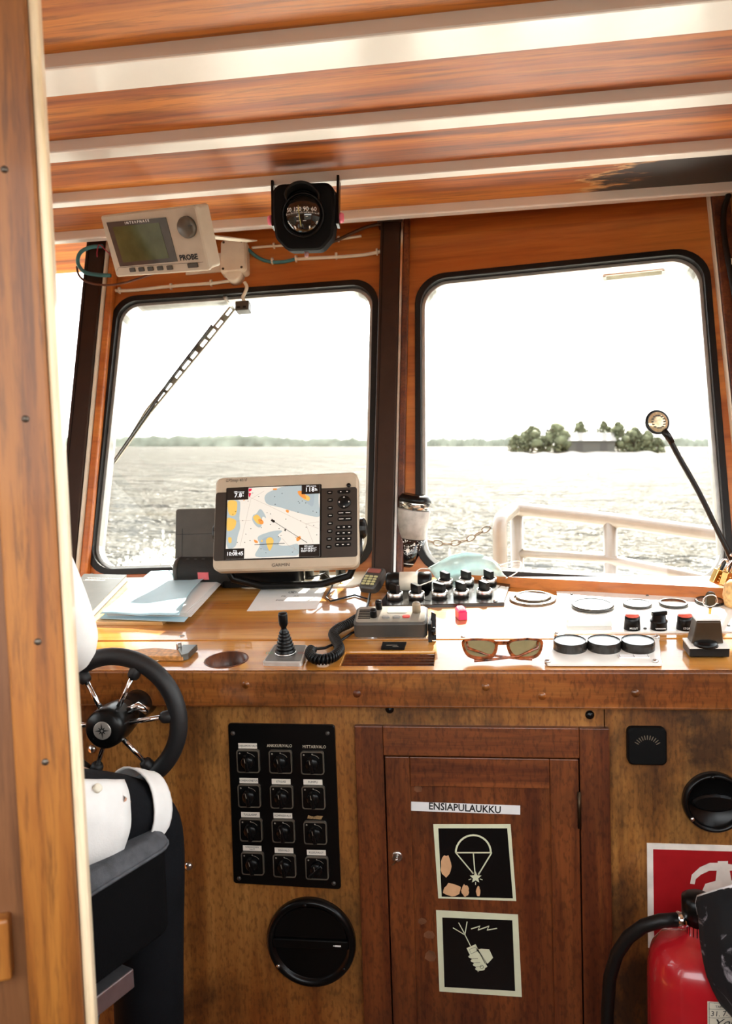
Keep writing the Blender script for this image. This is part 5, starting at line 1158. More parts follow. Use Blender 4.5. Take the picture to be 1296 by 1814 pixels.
P_ = ccw([loc(m, *p) for p in ((985, 1050), (1000, 1124), (1335, 1120), (1330, 1052))]); q = MB(); q.prism(P_, 0, 0.004, ch=0.0008); q.build('panel', PALE, gp)
for px, py, rp_ in ((1049, 1078, 38), (1128, 1075, 26), (1192, 1074, 26), (1256, 1070, 26)): ringgauge(gp, m, px, py, rp_, 0.008 if rp_ > 30 else 0.006, plain('dark_bezel', (0.02, 0.017, 0.014), 0.25), 0.86, z=0.004)
for px, py in ((1142, 1125-8), (1235, 1058), (1012, 1056), (1146, 1058), (1290, 1112)):
    x, y = loc(m, px, py); q = MB(); q.lathe([(0.0035, 0.004), (0.003, 0.006), (0, 0.0064)], 10, T(x, y, 0)); q.build('screw', GREYP, gp)
bx = bpy.data.objects.new('cover_box', None); COL.objects.link(bx); bx.parent = gp; x, y = loc(m, 1044, 1114); bx.matrix_local = T(x, y, 0.004)
q = MB(); q.box((0, 0.012, 0.008), (0.092, 0.024, 0.016)); q.build('box', PALE, bx, bevel=0.002)
REDB = plain('button_red', (0.70, 0.10, 0.06), 0.35)
for px, tx in ((1119, 'MUUT'), (1212, 'STOP')):
    x, y = loc(m, px, 1117); b_ = bpy.data.objects.new('push_button', None); COL.objects.link(b_); b_.parent = gp; b_.matrix_local = T(x, y, 0.004)
    q = MB(); q.lathe([(0.0165, 0), (0.0155, 0.018), (0.0155, 0.028), (0.0140, 0.028), (0.014, 0.020)], 28); q.build('housing', BLACK, b_)
    q = MB(); q.lathe([(0.0138, 0.020), (0.0138, 0.030), (0.013, 0.0315), (0, 0.0315)], 28); q.build('cap', REDB, b_)
    txt(tx, 0.006, WHITET, b_, T(0, -0.0168, 0.006) @ RX(80))
x, y = loc(m, 1166, 1117); b_ = bpy.data.objects.new('selector_switch', None); COL.objects.link(b_); b_.parent = gp; b_.matrix_local = T(x, y, 0.004)
q = MB(); q.lathe([(0.0165, 0), (0.016, 0.014), (0.0175, 0.016), (0.0175, 0.019), (0.0145, 0.02), (0.0135, 0.030), (0, 0.030)], 28); q.build('housing', BLACK, b_)
q = MB(); q.prism([(-0.015, -0.004), (0.017, -0.0035), (0.017, 0.0035), (-0.015, 0.004)], 0.029, 0.038, RZ(15), ch=0.001); q.build('lever', BLACK, b_)
q = MB(); q.ribbon([(-0.010+0.02*k/30, 0.0012*math.sin(k*1.5)) for k in range(31)], 0.0008, 0.0, T(0, -0.0174, 0.006) @ RX(80)); q.build('worn_print', WHITET, b_)
# three small gauges on their own plate
m = WF(1070, 1155); g3 = thing('triple_gauge', 'pale plate with three raised round gauges by the worktop edge', 'gauge', m)
P_ = ccw([loc(m, *p) for p in ((985, 1131), (1166, 1128), (1172, 1180), (967, 1180))]); q = MB(); q.prism(rquad(P_, 0.006), 0, 0.004, ch=0.001); q.build('plate', PALE, g3)
for px in (1009, 1069, 1129): ringgauge(g3, m, px, 1152, 30, 0.018, plain('dark_bezel', (0, 0, 0)), 0.95, z=0.004, dz=0.013)
x, y = loc(m, 1122, 1167); q = MB(); q.box((x, y, 0.005), (0.055, 0.014, 0.002)); q.build('label_plate', PAPER, g3)
q = MB(); q.box((x, y, 0.0061), (0.0008, 0.013, 0.0002)); q.box((x-0.026, y, 0.0061), (0.0008, 0.013, 0.0002)); q.box((x+0.026, y, 0.0061), (0.0008, 0.013, 0.0002)); q.build('ruling', BLACKT, g3)
for px, py in ((986, 1127), (1163, 1133), (970, 1176), (1160, 1176)):
    x, y = loc(m, px, py); q = MB(); q.lathe([(0.006, 0.0), (0.006, 0.006), (0.004, 0.009), (0, 0.0095)], 12, T(x, y, 0)); q.build('screw', STEEL, g3)
# ignition keys
m = WF(1256, 1108); t = thing('ignition_key', 'key with ring and dark fob standing in the ignition switch', 'key', m)
q = MB(); q.ring([(0.017, 0.0), (0.0165, 0.018), (0.0145, 0.018), (0.0145, 0)], 28, None, True); q.build('switch_collar', CHROME, t)
q = MB(); q.lathe([(0.0145, 0), (0.0145, 0.008), (0, 0.009)], 24); q.build('switch_core', BLACK, t)
q = MB(); q.box((0, 0, 0.024), (0.006, 0.002, 0.034)); q.build('blade', BRASS, t)
q = MB(); q.prism(rrect(0.022, 0.036, 0.010, cy=0.056), -0.003, 0.003, RX(90) @ RY(25), ch=0.001); q.build('fob', plain('key_fob', (0.05, 0.035, 0.015), 0.3), t)
q = MB(); q.tube([(0.014*math.cos(a)-0.004, -0.012-0.004*math.sin(a), 0.058+0.014*math.sin(a)) for a in [2*PI*k/24 for k in range(24)]], 0.0012, 6, closed=True); q.build('ring', CHROME, t)
# throttle control
m = WF(1252, 1160); t = thing('throttle_control', 'dark throttle lever block on a pale base at the right end', 'throttle', m)
q = MB(); q.box((0, 0.010, 0.010), (0.072, 0.05, 0.018)); q.build('base', BLACK, t, bevel=0.002); q = MB(); q.box((0, 0.010, 0.0195), (0.073, 0.051, 0.003)); q.build('base_cover', PALE, t)
q = MB(); q.prism([(-0.028, 0.0), (0.030, 0.0), (0.024, 0.045), (-0.020, 0.045)], -0.02, 0.012, T(0, 0.014, 0.021) @ RX(90), ch=0.002); q.build('lever_block', plain('smoked_brown', (0.05, 0.03, 0.016), 0.3), t, bevel=0.002)
q = MB(); q.box((0.002, 0.018, 0.0685), (0.046, 0.03, 0.003)); q.build('top_plate', PALE, t)
q = MB(); q.lathe([(0.022, 0), (0.02, 0.006), (0.01, 0.009), (0, 0.009)], 24, T(-0.004, -0.004, 0.021)); q.build('boss', BLACK, t)

# ------------------------------------------------------------------ left end of the worktop: board, book, folder, speaker, tablet, tool
m = WF(240, 1108); t = thing('chart_board', 'pale wooden board with screws under the blue folder', 'board', m)
P_ = ccw([loc(m, *p) for p in ((120, 1108), (288, 1108), (298, 1099), (366, 1026), (150, 1030))]); P_ = [(max(p[0], -0.52), p[1]) for p in P_]
PALEW = wood('board_ash', (0.50, 0.24, 0.07), (0.62, 0.36, 0.13), (0.72, 0.48, 0.22), 'X', 1.2, 0.3, 0.6, 0.3, seed=31)
q = MB(); q.prism(P_, 0.0, 0.009); q.build('board', PALEW, t, bevel=0.001)
for px, py in ((277, 1101), (163, 1022)):
    x, y = loc(m, px, py); q = MB(); q.lathe([(0.0055, 0.009), (0.005, 0.0115), (0, 0.0125)], 12, T(x, y, 0)); q.build('screw', STEEL, t)
m = WF(185, 1062, 0.0125, 0); t = thing('log_book', 'grey covered log book with handwritten title beside the helm', 'book', m)
P_ = ccw([loc(m, *p) for p in ((150, 1026), (226, 1028), (163, 1094), (98, 1090))])
def cen_(P): return (sum(p[0] for p in P)/len(P), sum(p[1] for p in P)/len(P))
C_ = cen_(P_)
q = MB(); q.prism(rquad(P_, 0.004), -0.003, -0.001); q.build('back_cover', BLACK, t)
q = MB(); q.prism([(C_[0]+(p[0]-C_[0])*0.975, C_[1]+(p[1]-C_[1])*0.975) for p in P_], -0.001, 0.014); q.build('pages', plain('page_edges', (0.75, 0.68, 0.58), 0.7), t)
q = MB(); q.prism(rquad(P_, 0.004), 0.014, 0.016); q.build('cover', plain('book_grey', (0.10, 0.107, 0.108), 0.45, var=0.1), t)
pa_, pb_ = loc(m, 150, 1030), loc(m, 222, 1032); an = math.degrees(math.atan2(pb_[1]-pa_[1], pb_[0]-pa_[0]))
q = MB(); mt_ = T(*loc(m, 184, 1036), 0.0163) @ RZ(an)
for (x0, x1, yy) in ((-0.055, 0.05, 0.008), (-0.05, 0.012, -0.009)): q.ribbon([(x0+(x1-x0)*k/60, yy+0.0034*math.sin(k*1.25)*(0.6+0.4*math.sin(k*0.37))) for k in range(61)], 0.0016, 0, mt_)
q.ribbon([(-0.052, -0.016), (0.012, -0.0155)], 0.0012, 0, mt_); q.build('faded_handwriting', WHITET, t)
m = WF(300, 1060, 0.0115); t = thing('paper_folder', 'pale blue folder stuffed with papers lying on the board', 'folder', m)
BLUEF = plain('folder_blue', (0.44, 0.66, 0.76), 0.55, var=0.05, scale=12)
P_ = ccw([loc(m, *p) for p in ((268, 1020), (398, 1020), (326, 1102), (176, 1096))]); C_ = cen_(P_)
q = MB(); q.prism(P_, 0.0, 0.0012); q.build('back_cover', BLUEF, t)
for k in range(5):
    PP = ccw([loc(m, *p) for p in ((280, 1022), (404-k*2, 1022+k), (338-k*2, 1094-k), (190, 1092))]); q = MB(); q.prism(PP, 0.0014+k*0.0016, 0.0022+k*0.0016); q.build('sheet', PAPER, t)
A = [loc(m, *p) for p in ((268, 1018), (388, 1016), (318, 1100), (178, 1094))]
def fcov(u, v):
    a = Vector(A[3]).lerp(Vector(A[2]), u); b = Vector(A[0]).lerp(Vector(A[1]), u); p = a.lerp(b, v); lift = 0.010+0.010*u**2*(0.4+0.6*math.sin(v*PI))+0.003*noise.noise(Vector((u*3, v*3, 0)))
    return (p.x-0.018*(u**3)*math.sin(v*PI), p.y, lift)
q = MB(); q.grid(fcov, 20, 16); q.build('front_cover', BLUEF, t, solid=0.0012)
# bluetooth speaker
sc_ = W3(350, 1012, 0.04); m = frame(sc_, Vector((1, 0, 0)), WY, WNRM) @ RZ(-3); t = thing('portable_speaker', 'black mesh portable speaker lying left of the chart plotter', 'speaker', m)
MESH = plain('speaker_mesh', (0.012, 0.011, 0.010), 0.7, bump=0.6, scale=60)
q = MB(); q.lathe([(0.030, -0.055), (0.037, -0.050), (0.039, -0.040), (0.039, 0.10), (0.037, 0.11), (0.03, 0.115), (0, 0.115)], 36, RY(90)); q.build('body', MESH, t)
q = MB(); q.ring([(0.0375, -0.056), (0.040, -0.052), (0.040, -0.044), (0.037, -0.044)], 36, RY(90), True); q.lathe([(0.03, -0.0545), (0.0, -0.0545)], 36, RY(90)); q.build('end_cap', GREYP, t)
q = MB(); q.box((0.031, -0.0385, -0.002), (0.03, 0.003, 0.020)); q.build('badge', plain('badge_pink', (0.75, 0.16, 0.18), 0.4), t)
q = MB()
for k in range(3): q.box((-0.02+k*0.022, -0.012, 0.0375), (0.008, 0.003, 0.0015))
q.build('buttons', GREYP, t)
sl = m.inverted(); q = MB(); q.tube(spline([Vector((-0.055, -0.005, -0.005)), sl @ W3(292, 992, .03), sl @ W3(274, 984, .035), sl @ W3(265, 998, .02), sl @ W3(278, 1014, .003), sl @ W3(300, 1014, .003)], 6), 0.0016, 6); q.build('carry_loop', plain('grey_cord', (0.45, 0.44, 0.42), 0.6), t)
tbm = T(onY(350, 935, 2.07)) @ RX(80) ; t = thing('tablet', 'dark grey cased tablet leaning behind the portable speaker', 'tablet', tbm)
A = [loc(tbm, *p) for p in ((312, 902), (312, 965))]; w0 = A[0][0]
zb = (tbm.inverted() @ W3(350, 1004)).y
q = MB(); q.prism(rrect(0.24, A[0][1]-zb, 0.008, cx=w0+0.12, cy=(A[0][1]+zb)/2), -0.008, 0.004, ch=0.002); q.build('case', plain('tablet_grey', (0.055, 0.047, 0.036), 0.5), t)
q = MB(); q.box((w0+0.12, A[0][1]-0.07, 0.0045), (0.236, 0.0012, 0.001)); q.box((w0+0.02, zb+0.05, 0.0045), (0.0012, 0.09, 0.001)); q.build('case_fold', BLACK, t)
# pocket tool at the front edge
m = WF(268, 1166, 0.0, 2); t = thing('pocket_tool', 'brown handled pocket tool with a metal end near the wheel', 'tool', m)
q = MB(); q.prism(rquad(ccw([loc(m, *p) for p in ((203, 1170), (325, 1171), (328, 1160), (275, 1155), (208, 1162))]), 0.003), 0.0005, 0.010, ch=0.002); q.build('handle', plain('leather_brown', (0.55, 0.26, 0.08), 0.5, var=0.4, scale=120), t)
q = MB(); q.prism(ccw([loc(m, *p) for p in ((322, 1171), (334, 1168), (350, 1152), (325, 1152), (316, 1160))]), 0.0005, 0.013, ch=0.001); q.build('metal_end', plain('dark_steel', (0.10, 0.10, 0.09), 0.3, 0.8), t)
q = MB(); x, y = loc(m, 318, 1156); q.lathe([(0.006, 0), (0.006, 0.02), (0.004, 0.022), (0, 0.022)], 8, T(x, y, 0), False); q.build('hex_nut', STEEL, t)
# ------------------------------------------------------------------ overhead: sonar display, compass, junction box, cables
k_ = 1.4
QM = T(Vector((0, 0, 1.5))+Vector((-0.5037, 1.2726, 0.3753))*k_) @ RZ(-21.14) @ RX(112.6) @ RZ(-5.07); QW, QH = 0.28, 0.1408
so = thing('sonar_display', 'beige sonar display with a green screen hanging under the ceiling', 'display', QM)
lz = lambda *p: loc(QM, *p)
q = MB(); q.prism(rrect(QW, QH, 0.007), -0.012, 0.0, ch=0.003); q.prism(rrect(QW*0.985, QH*0.97, 0.008), -0.05, -0.012); q.build('case', BEIGE, so)
q = MB(); q.prism(ccw([lz(*p) for p in ((189, 394), (294, 385), (315, 463), (213, 472))]), 0.0, 0.0014); q.build('screen_window', plain('screen_grey_frame', (0.075, 0.062, 0.052), 0.12, coat=0.5), so)
q = MB(); q.prism(ccw([lz(*p) for p in ((200, 402), (282, 394), (300, 457), (219, 465))]), 0.0014, 0.0019); q.build('screen', plain('lcd_green', (0.085, 0.095, 0.035), 0.1, coat=0.6, var=0.25, scale=22), so)
txt('I N T E R P H A S E', 0.0075, WHITET, so, T(*lz(243, 393), 0.0017) @ RZ(0), xs=1.2, bold=0.0002)
txt('PROBE', 0.0165, BLACKT, so, T(*lz(334, 456), 0.0005), xs=1.05, bold=0.0007)
x, y = lz(333, 402); q = MB(); q.lathe([(0.0235, 0), (0.0235, 0.008), (0.020, 0.014), (0, 0.014)], 32, T(x, y, 0)); q.build('knob', plain('taupe_knob', (0.10, 0.085, 0.06), 0.4), so)
q = MB(); q.box((x+0.018, y+0.004, 0.0142), (0.012, 0.003, 0.001), None); q.build('knob_mark', GREYP, so)
DKK = plain('dark_taupe_key', (0.055, 0.048, 0.036), 0.4)
for px, py in ((235, 478), (251, 477), (267, 476), (284, 475), (301, 474)): x, y = lz(px, py); q = MB(); q.prism(rrect(0.017, 0.0095, 0.002, cx=x, cy=y), 0, 0.003, ch=0.0006); q.build('button', DKK, so)
x, y = lz(342, 470); q = MB(); q.prism(rrect(0.029, 0.010, 0.002, cx=x, cy=y), 0, 0.003, ch=0.0006); q.build('button', DKK, so)
q = MB(); q.ribbon([lz(207, 480), lz(210, 474), lz(360, 464)], 0.0008, 0.0004); q.build('panel_line', DKK, so)
QI = QM.inverted()
q = MB(); tp_ = QI @ Vector((QM.to_translation().x+0.02, QM.to_translation().y+0.02, ZC)); ax = tp_
for s_ in (-1, 1):
    a_ = Vector((s_*(QW/2+0.003), 0, -0.03)); b_ = QI @ (QM @ a_ + Vector((0, 0.03, 0))); a_ = Vector((s_*0.11, 0.0, -0.045)); t_ = QM @ a_; t2 = Vector((t_.x-0.02, 2.29, 2.16))
    q.tube([a_, QI @ t2], 0.1, prof=[(-0.015, -0.0015), (0.015, -0.0015), (0.015, 0.0015), (-0.015, 0.0015)])
q.build('bracket', BEIGE, so)
# compass
cc = onY(537, 384, 1.93); CM = T(cc) @ RX(96) @ RZ(-2); co = thing('compass', 'black magnetic compass hanging upside down from a ceiling beam', 'compass', CM)
pxm = FPX/1.99
R_ = 54/pxm
outl = [(-R_, 0.078), (-R_*1.0, 0.0), (-R_*0.93, -R_*0.62), (-R_*0.55, -R_*1.02), (R_*0.55, -R_*1.02), (R_*0.93, -R_*0.62), (R_, 0.0), (R_, 0.078)]
q = MB(); q.prism(rquad(ccw(outl), 0.026), -0.05, 0.0, ch=0.006); q.build('housing', MATTE, co)
q = MB(); q.prism([(p[0]*1.05, p[1]*1.05-0.001) for p in rquad(ccw([(x, min(y, 0.0)-0.001) for x, y in outl]), 0.012)][:], -0.058, -0.05) if False else None
co_ = bpy.data.objects.new('compass_bowl', None); COL.objects.link(co_); co_.parent = co; co_.matrix_local = T(0, 0.004, 0) @ Matrix.Scale(1.32, 4)
q = MB(); q.ring([(0.0385, -0.002), (0.0405, 0.003), (0.037, 0.005), (0.0355, -0.002)], 40, None, True); q.build('bowl_rim', BLACK, co_)
q = MB(); q.ball((0, 0, -0.006), (0.036, 0.036, 0.022), 32, 16); q.build('bowl', plain('compass_bowl', (0.012, 0.011, 0.010), 0.06, coat=0.8), co_)
q = MB()
def onbowl(x, y): return (x, y, -0.006+0.022*math.sqrt(max(0, 1-(x*x+y*y)/0.036**2))+0.0006)
def bpoly(pts): q.add([onbowl(*p) for p in pts], [tuple(range(len(pts)))])
for k in range(25):
    x = -0.030+0.0025*k; h = 0.0035 if k % 4 == 0 else 0.002; yb = -0.002-0.0025*(1-(x/0.034)**2)*-1
    bpoly([(x-0.0003, yb), (x+0.0003, yb), (x+0.0003, yb+h), (x-0.0003, yb+h)])
bpoly([(-0.010, -0.006), (0.012, -0.006), (0.012, -0.0052), (-0.010, -0.0052)]); bpoly([(-0.010, -0.013), (0.008, -0.013), (0.008, -0.0122), (-0.010, -0.0122)])
for s_ in (-1, 1):
    bpoly([(s_*0.026, -0.016), (s_*0.028, -0.012), (s_*0.022, -0.016), (s_*0.012, -0.022), (s_*0.012, -0.026)][::s_])
q.build('card_marks', WHITET, co_)
for s_, x in (('50', -0.024), ('120', -0.008), ('90', 0.008), ('60', 0.022)): txt(s_, 0.0105, WHITET, co_, T(x, 0.0075, onbowl(x, 0.0075)[2]-0.0005) @ RY(math.degrees(x/0.05)), ext=0.0003)
q = MB(); ll = [onbowl(-0.006+0.004*k/8, 0.014-0.036*k/8) for k in range(9)]; q.tube([Vector(p)+Vector((0, 0, 0.0006)) for p in ll], 0.0006, 5); q.build('lubber_line', plain('yellow_line', (0.55, 0.52, 0.12), 0.4), co_)
q = MB(); q.grid(lambda u, v: (0.032*math.cos(rad(20+140*u))*(1.0+0.1*v), 0.014+0.030*math.sin(rad(20+140*u))+0.010*v, 0.002+0.022*v*math.sin(rad(20+140*u))), 20, 4); q.build('hood', BLACK, co_, solid=0.002)
CI = CM.inverted()
for s_ in (-1, 1):
    a_ = Vector((s_*(R_+0.004), -0.01, -0.03)); t2 = CM @ Vector((s_*(R_+0.006), 0.0, -0.03)); t2 = CI @ Vector((t2.x, t2.y+0.02, ZB+0.01))
    q = MB(); q.tube([a_+(a_-t2).normalized()*0.01, t2], 0.1, prof=[(-0.003, -0.013), (0.003, -0.013), (0.003, 0.013), (-0.003, 0.013)]); q.build('bracket_arm', BLACK, co)
    q = MB(); q.lathe([(0.012, 0), (0.013, 0.004), (0.010, 0.010), (0, 0.011)], 16, T(s_*(R_+0.008), 0.0, -0.03) @ RY(90*s_)); q.build('pink_screw', plain('compass_pink', (0.80, 0.17, 0.26), 0.4), co)
q = MB(); q.lathe([(0.006, 0), (0.005, 0.012), (0.003, 0.014), (0, 0.014)], 10, T(0, -R_*1.0, -0.03) @ RX(90)); q.build('adjuster', plain('pink_grey', (0.45, 0.25, 0.25), 0.4), co)
# junction box on the wall
def FLM(px, py, off=0.0, fc=FL): return frame(fc.p3(px, py, off), fc.u, fc.v, fc.w)
m = FLM(418, 466); jb = thing('junction_box', 'ivory junction box with rounded foot above the wiper window', 'junction box', m)
q = MB(); c4 = ccw([loc(m, *p) for p in ((397, 436), (441, 432), (443, 490), (396, 494))]); q.prism(rquad(c4, 0.012), 0, 0.032, ch=0.002); q.build('base', IVORY, jb)
q = MB(); q.prism(rquad([(p[0]*0.94, p[1]*0.94) for p in c4], 0.010), 0.032, 0.040, ch=0.003); q.build('lid', IVORY, jb)
q = MB(); x, y = loc(m, 419, 494); q.lathe([(0.026, 0), (0.026, 0.03), (0.02, 0.034), (0, 0.034)], 24, T(x, y+0.004, 0)); q.build('gland', IVORY, jb)
for px, py in ((402, 439), (436, 437), (401, 489), (436, 486)):
    x, y = loc(m, px, py); q = MB(); q.lathe([(0.004, 0.034), (0.0038, 0.041), (0, 0.0415)], 10, T(x*0.92, y*0.92, 0)); q.build('screw', plain('screw_dark', (0.10, 0.08, 0.05), 0.4, 0.6), jb)
m = FLM(385, 470); t = thing('ivory_plate', 'plain ivory backing plate between the sonar display and junction box', 'plate', m)
q = MB(); q.prism(ccw([loc(m, *p) for p in ((330, 455), (398, 449), (398, 482), (330, 488))]), 0, 0.006); q.build('plate', IVORY, t, bevel=0.001)
# white cables with clips along the window heads
def cable(pts, r, name, label, mat, clips=(), fc=FL, off=0.006, clipmat=IVORY):
    P3 = [fc.p3(x, y, off+(o_[0] if o_ else 0)) for x, y, *o_ in pts]; t = thing(name, label, 'cable', T(0, 0, 0))
    q = MB(); q.tube(spline(P3, 6), r, 8); q.build('sheath', mat, t)
    c0_ = None
    for px, py in clips:
        m_ = FLM(px, py, 0.0, fc)
        if c0_ is None:
            q = MB(); q.ring([(r+0.0005, -0.003), (r+0.003, -0.003), (r+0.003, 0.003), (r+0.0005, 0.003)], 14, T(0, 0, off) @ RY(90), True); q.box((0, -r-0.003, off/2+0.002), (0.005, 0.005, off+0.004)); c0_ = q.build('cable_clip', clipmat, t); c0_.matrix_local = m_
        else: dup(c0_, t, m_)
    return t
cable([(178, 516), (186, 513), (215, 515), (250, 513), (285, 509), (330, 505), (375, 502), (398, 499), (412, 497)], 0.0052, 'white_cable', 'white clipped cable running left from the junction box', IVORY, ((213, 515), (304, 508), (375, 502)))
cable([(524, 459), (560, 457), (600, 455), (640, 452), (668, 447), (674, 444)], 0.0052, 'white_cable', 'white clipped cable between the teal sleeve and the centre post', IVORY, ((525, 459), (596, 454), (668, 447)))
cable([(440, 442), (455, 455), (475, 463), (500, 464), (522, 459)], 0.0052, 'teal_cable', 'teal wrapped cable right of the junction box', plain('teal_tape', (0.05, 0.20, 0.22), 0.5, var=0.3), ((483, 463),))
cable([(446, 439), (480, 436), (520, 434), (560, 430), (600, 424), (640, 418)], 0.004, 'white_cable', 'white cable passing behind the compass to the centre post', IVORY, ((486, 436), (600, 424)))
cable([(575, 434), (600, 424), (625, 412), (650, 402), (678, 396), (700, 394)], 0.005, 'brown_cable', 'brown cable running from the compass up to the centre post', plain('brown_sheath', (0.06, 0.028, 0.012), 0.5), (), off=0.03)
cable([(433, 500), (437, 508), (434, 518), (430, 527), (434, 538), (433, 545)], 0.0052, 'white_cable', 'short white cable dropping from the junction box to the wiper motor', IVORY, (), off=0.018)
cable([(196, 488), (175, 487), (150, 482), (138, 466), (142, 448), (160, 438), (182, 436)], 0.006, 'teal_cable', 'teal wrapped cable loop round the top of the corner post', MATS['teal_tape'], (), off=0.06)
cable([(136, 472), (140, 488), (155, 500), (185, 505), (215, 502), (250, 492), (285, 480)], 0.0035, 'brown_cable', 'thin brown cable hanging across the corner post', plain('redbrown_sheath', (0.12, 0.045, 0.022), 0.5), (), off=0.055)
cable([(172, 455), (172, 445), (176, 434), (188, 444), (200, 455)], 0.0018, 'red_wire', 'thin red wire looped behind the sonar display', plain('red_wire_ins', (0.45, 0.03, 0.06), 0.4), (), off=0.065)
cable([(1290, 345), (1282, 372), (1281, 400), (1284, 430), (1291, 470), (1300, 520), (1304, 560)], 0.008, 'black_cable', 'black cable clipped to the right window post', RUBBER, ((1288, 478),), FR, off=0.042)
# wiper motor and wiper
m = FLM(433, 548, 0.0); t = thing('wiper_motor', 'small grey wiper connector block at the window head', 'wiper motor', m)
q = MB(); q.box((0, 0, 0.012), (0.042, 0.030, 0.034)); q.build('block', plain('wiper_grey', (0.06, 0.05, 0.035), 0.4), t, bevel=0.003)
for s_ in (-1, 1): q = MB(); q.box((s_*0.009, -0.006, 0.0295), (0.010, 0.006, 0.002)); q.build('slot', BLACK, t)
m = FLM(305, 690, -0.075); t = thing('window_wiper', 'grey metal wiper slanting across the left window', 'wiper', m)
l3 = lambda px, py, z=0.0: Vector((*loc(m, px, py), z))
WIP = plain('wiper_metal', (0.14, 0.12, 0.085), 0.4, 0.5); a_, b_ = l3(412, 545), l3(262, 730); d_ = (b_-a_).normalized(); n_ = Vector((-d_.y, d_.x, 0))
L_ = (b_-a_).length
for s_ in (-1, 1): q = MB(); q.tube([a_+n_*0.0085*s_, a_+d_*L_*0.35+n_*0.0095*s_, b_+n_*0.008*s_, l3(203, 820)], 0.1, prof=[(-0.0025, -0.003), (0.0025, -0.003), (0.0025, 0.003), (-0.0025, 0.003)]); q.build('arm_rail', WIP, t)
for k in range(9):
    p = a_+d_*L_*(0.1+0.1*k); q = MB(); q.box((0, 0, 0), (0.016, 0.010 if k % 3 else 0.022, 0.005), T(p) @ RZ(math.degrees(math.atan2(d_.y, d_.x))+90)); q.build('rung', WIP, t)
q = MB(); q.tube([l3(377, 578, 0.006), l3(300, 680, 0.008), l3(198, 826, 0.006)], 0.1, prof=[(-0.0022, -0.006), (0.0022, -0.006), (0.0022, 0.006), (-0.0022, 0.006)]); q.build('blade', RUBBER, t)
q = MB(); q.cyl(l3(412, 545, -0.012), l3(412, 545, 0.075), 0.007, 12); q.build('pivot', ALU, t)
# ------------------------------------------------------------------ gooseneck lamp and padlocks on the right
gh = onY(1164, 748, 1.93); g0 = W3(1300, 1052, 0.0)
gn = thing('gooseneck_lamp', 'small lamp disc on a bent black gooseneck beside the right window', 'lamp', T(g0))
gp3 = spline([W3(1300, 1052, 0.0), onY(1302, 1015, 1.97), onY(1290, 980, 1.96), onY(1268, 935, 1.96), onY(1235, 868, 1.95), onY(1205, 815, 1.94), onY(1182, 772, 1.93)], 8)
q = MB(); q.tube([p-g0 for p in gp3], 0.0062, 10); q.build('gooseneck', RUBBER, gn)
q = MB(); q.tube([gp3[-4]-g0, gp3[-1]-g0, onY(1174, 762, 1.93)-g0], 0.0085, 10); q.build('socket', BLACK, gn)
q = MB(); q.lathe([(0.022, 0), (0.022, 0.006), (0.012, 0.012), (0, 0.012)], 16); q.build('foot', BLACK, gn)
hm = T(gh-g0) @ RZ(14) @ RX(80); q = MB(); q.lathe([(0, -0.026), (0.018, -0.022), (0.027, -0.008), (0.0295, 0.0), (0.0285, 0.003), (0.0255, 0.003)], 32, hm); q.build('shade', BLACK, gn)
q = MB(); q.lathe([(0.0255, 0.001), (0.024, 0.003), (0.012, 0.0055), (0, 0.006)], 32, hm); q.build('lens', plain('lamp_amber_glass', (0.62, 0.47, 0.28), 0.12, 0.4, var=0.3, scale=150), gn)
q = MB(); random.seed(8)
for k in range(14): a = 2*PI*k/14; q.box((0.015*math.cos(a), 0.015*math.sin(a), 0.0062), (0.005, 0.0032, 0.0012), hm @ RZ(0))
q.build('led_ring', plain('led_dark', (0.05, 0.03, 0.015), 0.3), gn)
hk = thing('hook_bar', 'steel hasp bar by the right window post holding the padlocks', 'bracket', T(onY(1300, 985, 1.93)))
q = MB(); q.tube([(0.10, 0.0, 0.012), (0.03, 0.0, 0.004), (0.0, 0, 0.0), (-0.008, 0, 0.004)], 0.004, 8); q.build('bar', STEEL, hk)
q = MB(); q.box((0.11, 0.0, 0.012), (0.02, 0.03, 0.05)); q.build('plate', STEEL, hk)
for i, (px, py, yaw, roll, lab) in enumerate(((1271, 1022, 25, -24, 'brass padlock hanging nearer the window'), (1287, 1026, 40, -16, 'brass padlock hanging behind its twin at the photo edge'))):
    m = T(onY(px, py, 1.90-0.012*i)) @ RY(-roll) @ RZ(yaw) @ RX(90); t = thing('padlock', lab, 'padlock', m, 'padlocks')
    q = MB(); q.prism(rrect(0.026, 0.034, 0.003), -0.007, 0.007, ch=0.001); q.build('body', BRASS, t, bevel=0.001)
    q = MB(); q.tube([(-0.009, 0.012, 0), (-0.009, 0.034, 0)]+[(0.009*math.cos(a), 0.034+0.010*math.sin(a), 0) for a in [PI-PI*k/8 for k in range(9)]]+[(0.009, 0.012, 0)], 0.0026, 10); q.build('shackle', CHROME, t)
    q = MB()
    for k in range(3): q.lathe([(0.003, 0.007), (0.003, 0.0085), (0, 0.0085)], 8, T(0, -0.009+0.007*k, 0))
    q.build('rivets', BRASS, t)
fm2 = T(W3(1300, 1078, 0.0)); t = thing('rope_float', 'tan cork float standing at the right edge of the gauges', 'float', fm2)
q = MB(); q.lathe([(0.012, 0), (0.02, 0.008), (0.024, 0.03), (0.02, 0.055), (0.010, 0.064), (0, 0.065)], 20); q.build('cork', plain('cork', (0.62, 0.36, 0.14), 0.7, var=0.3, scale=120), t)

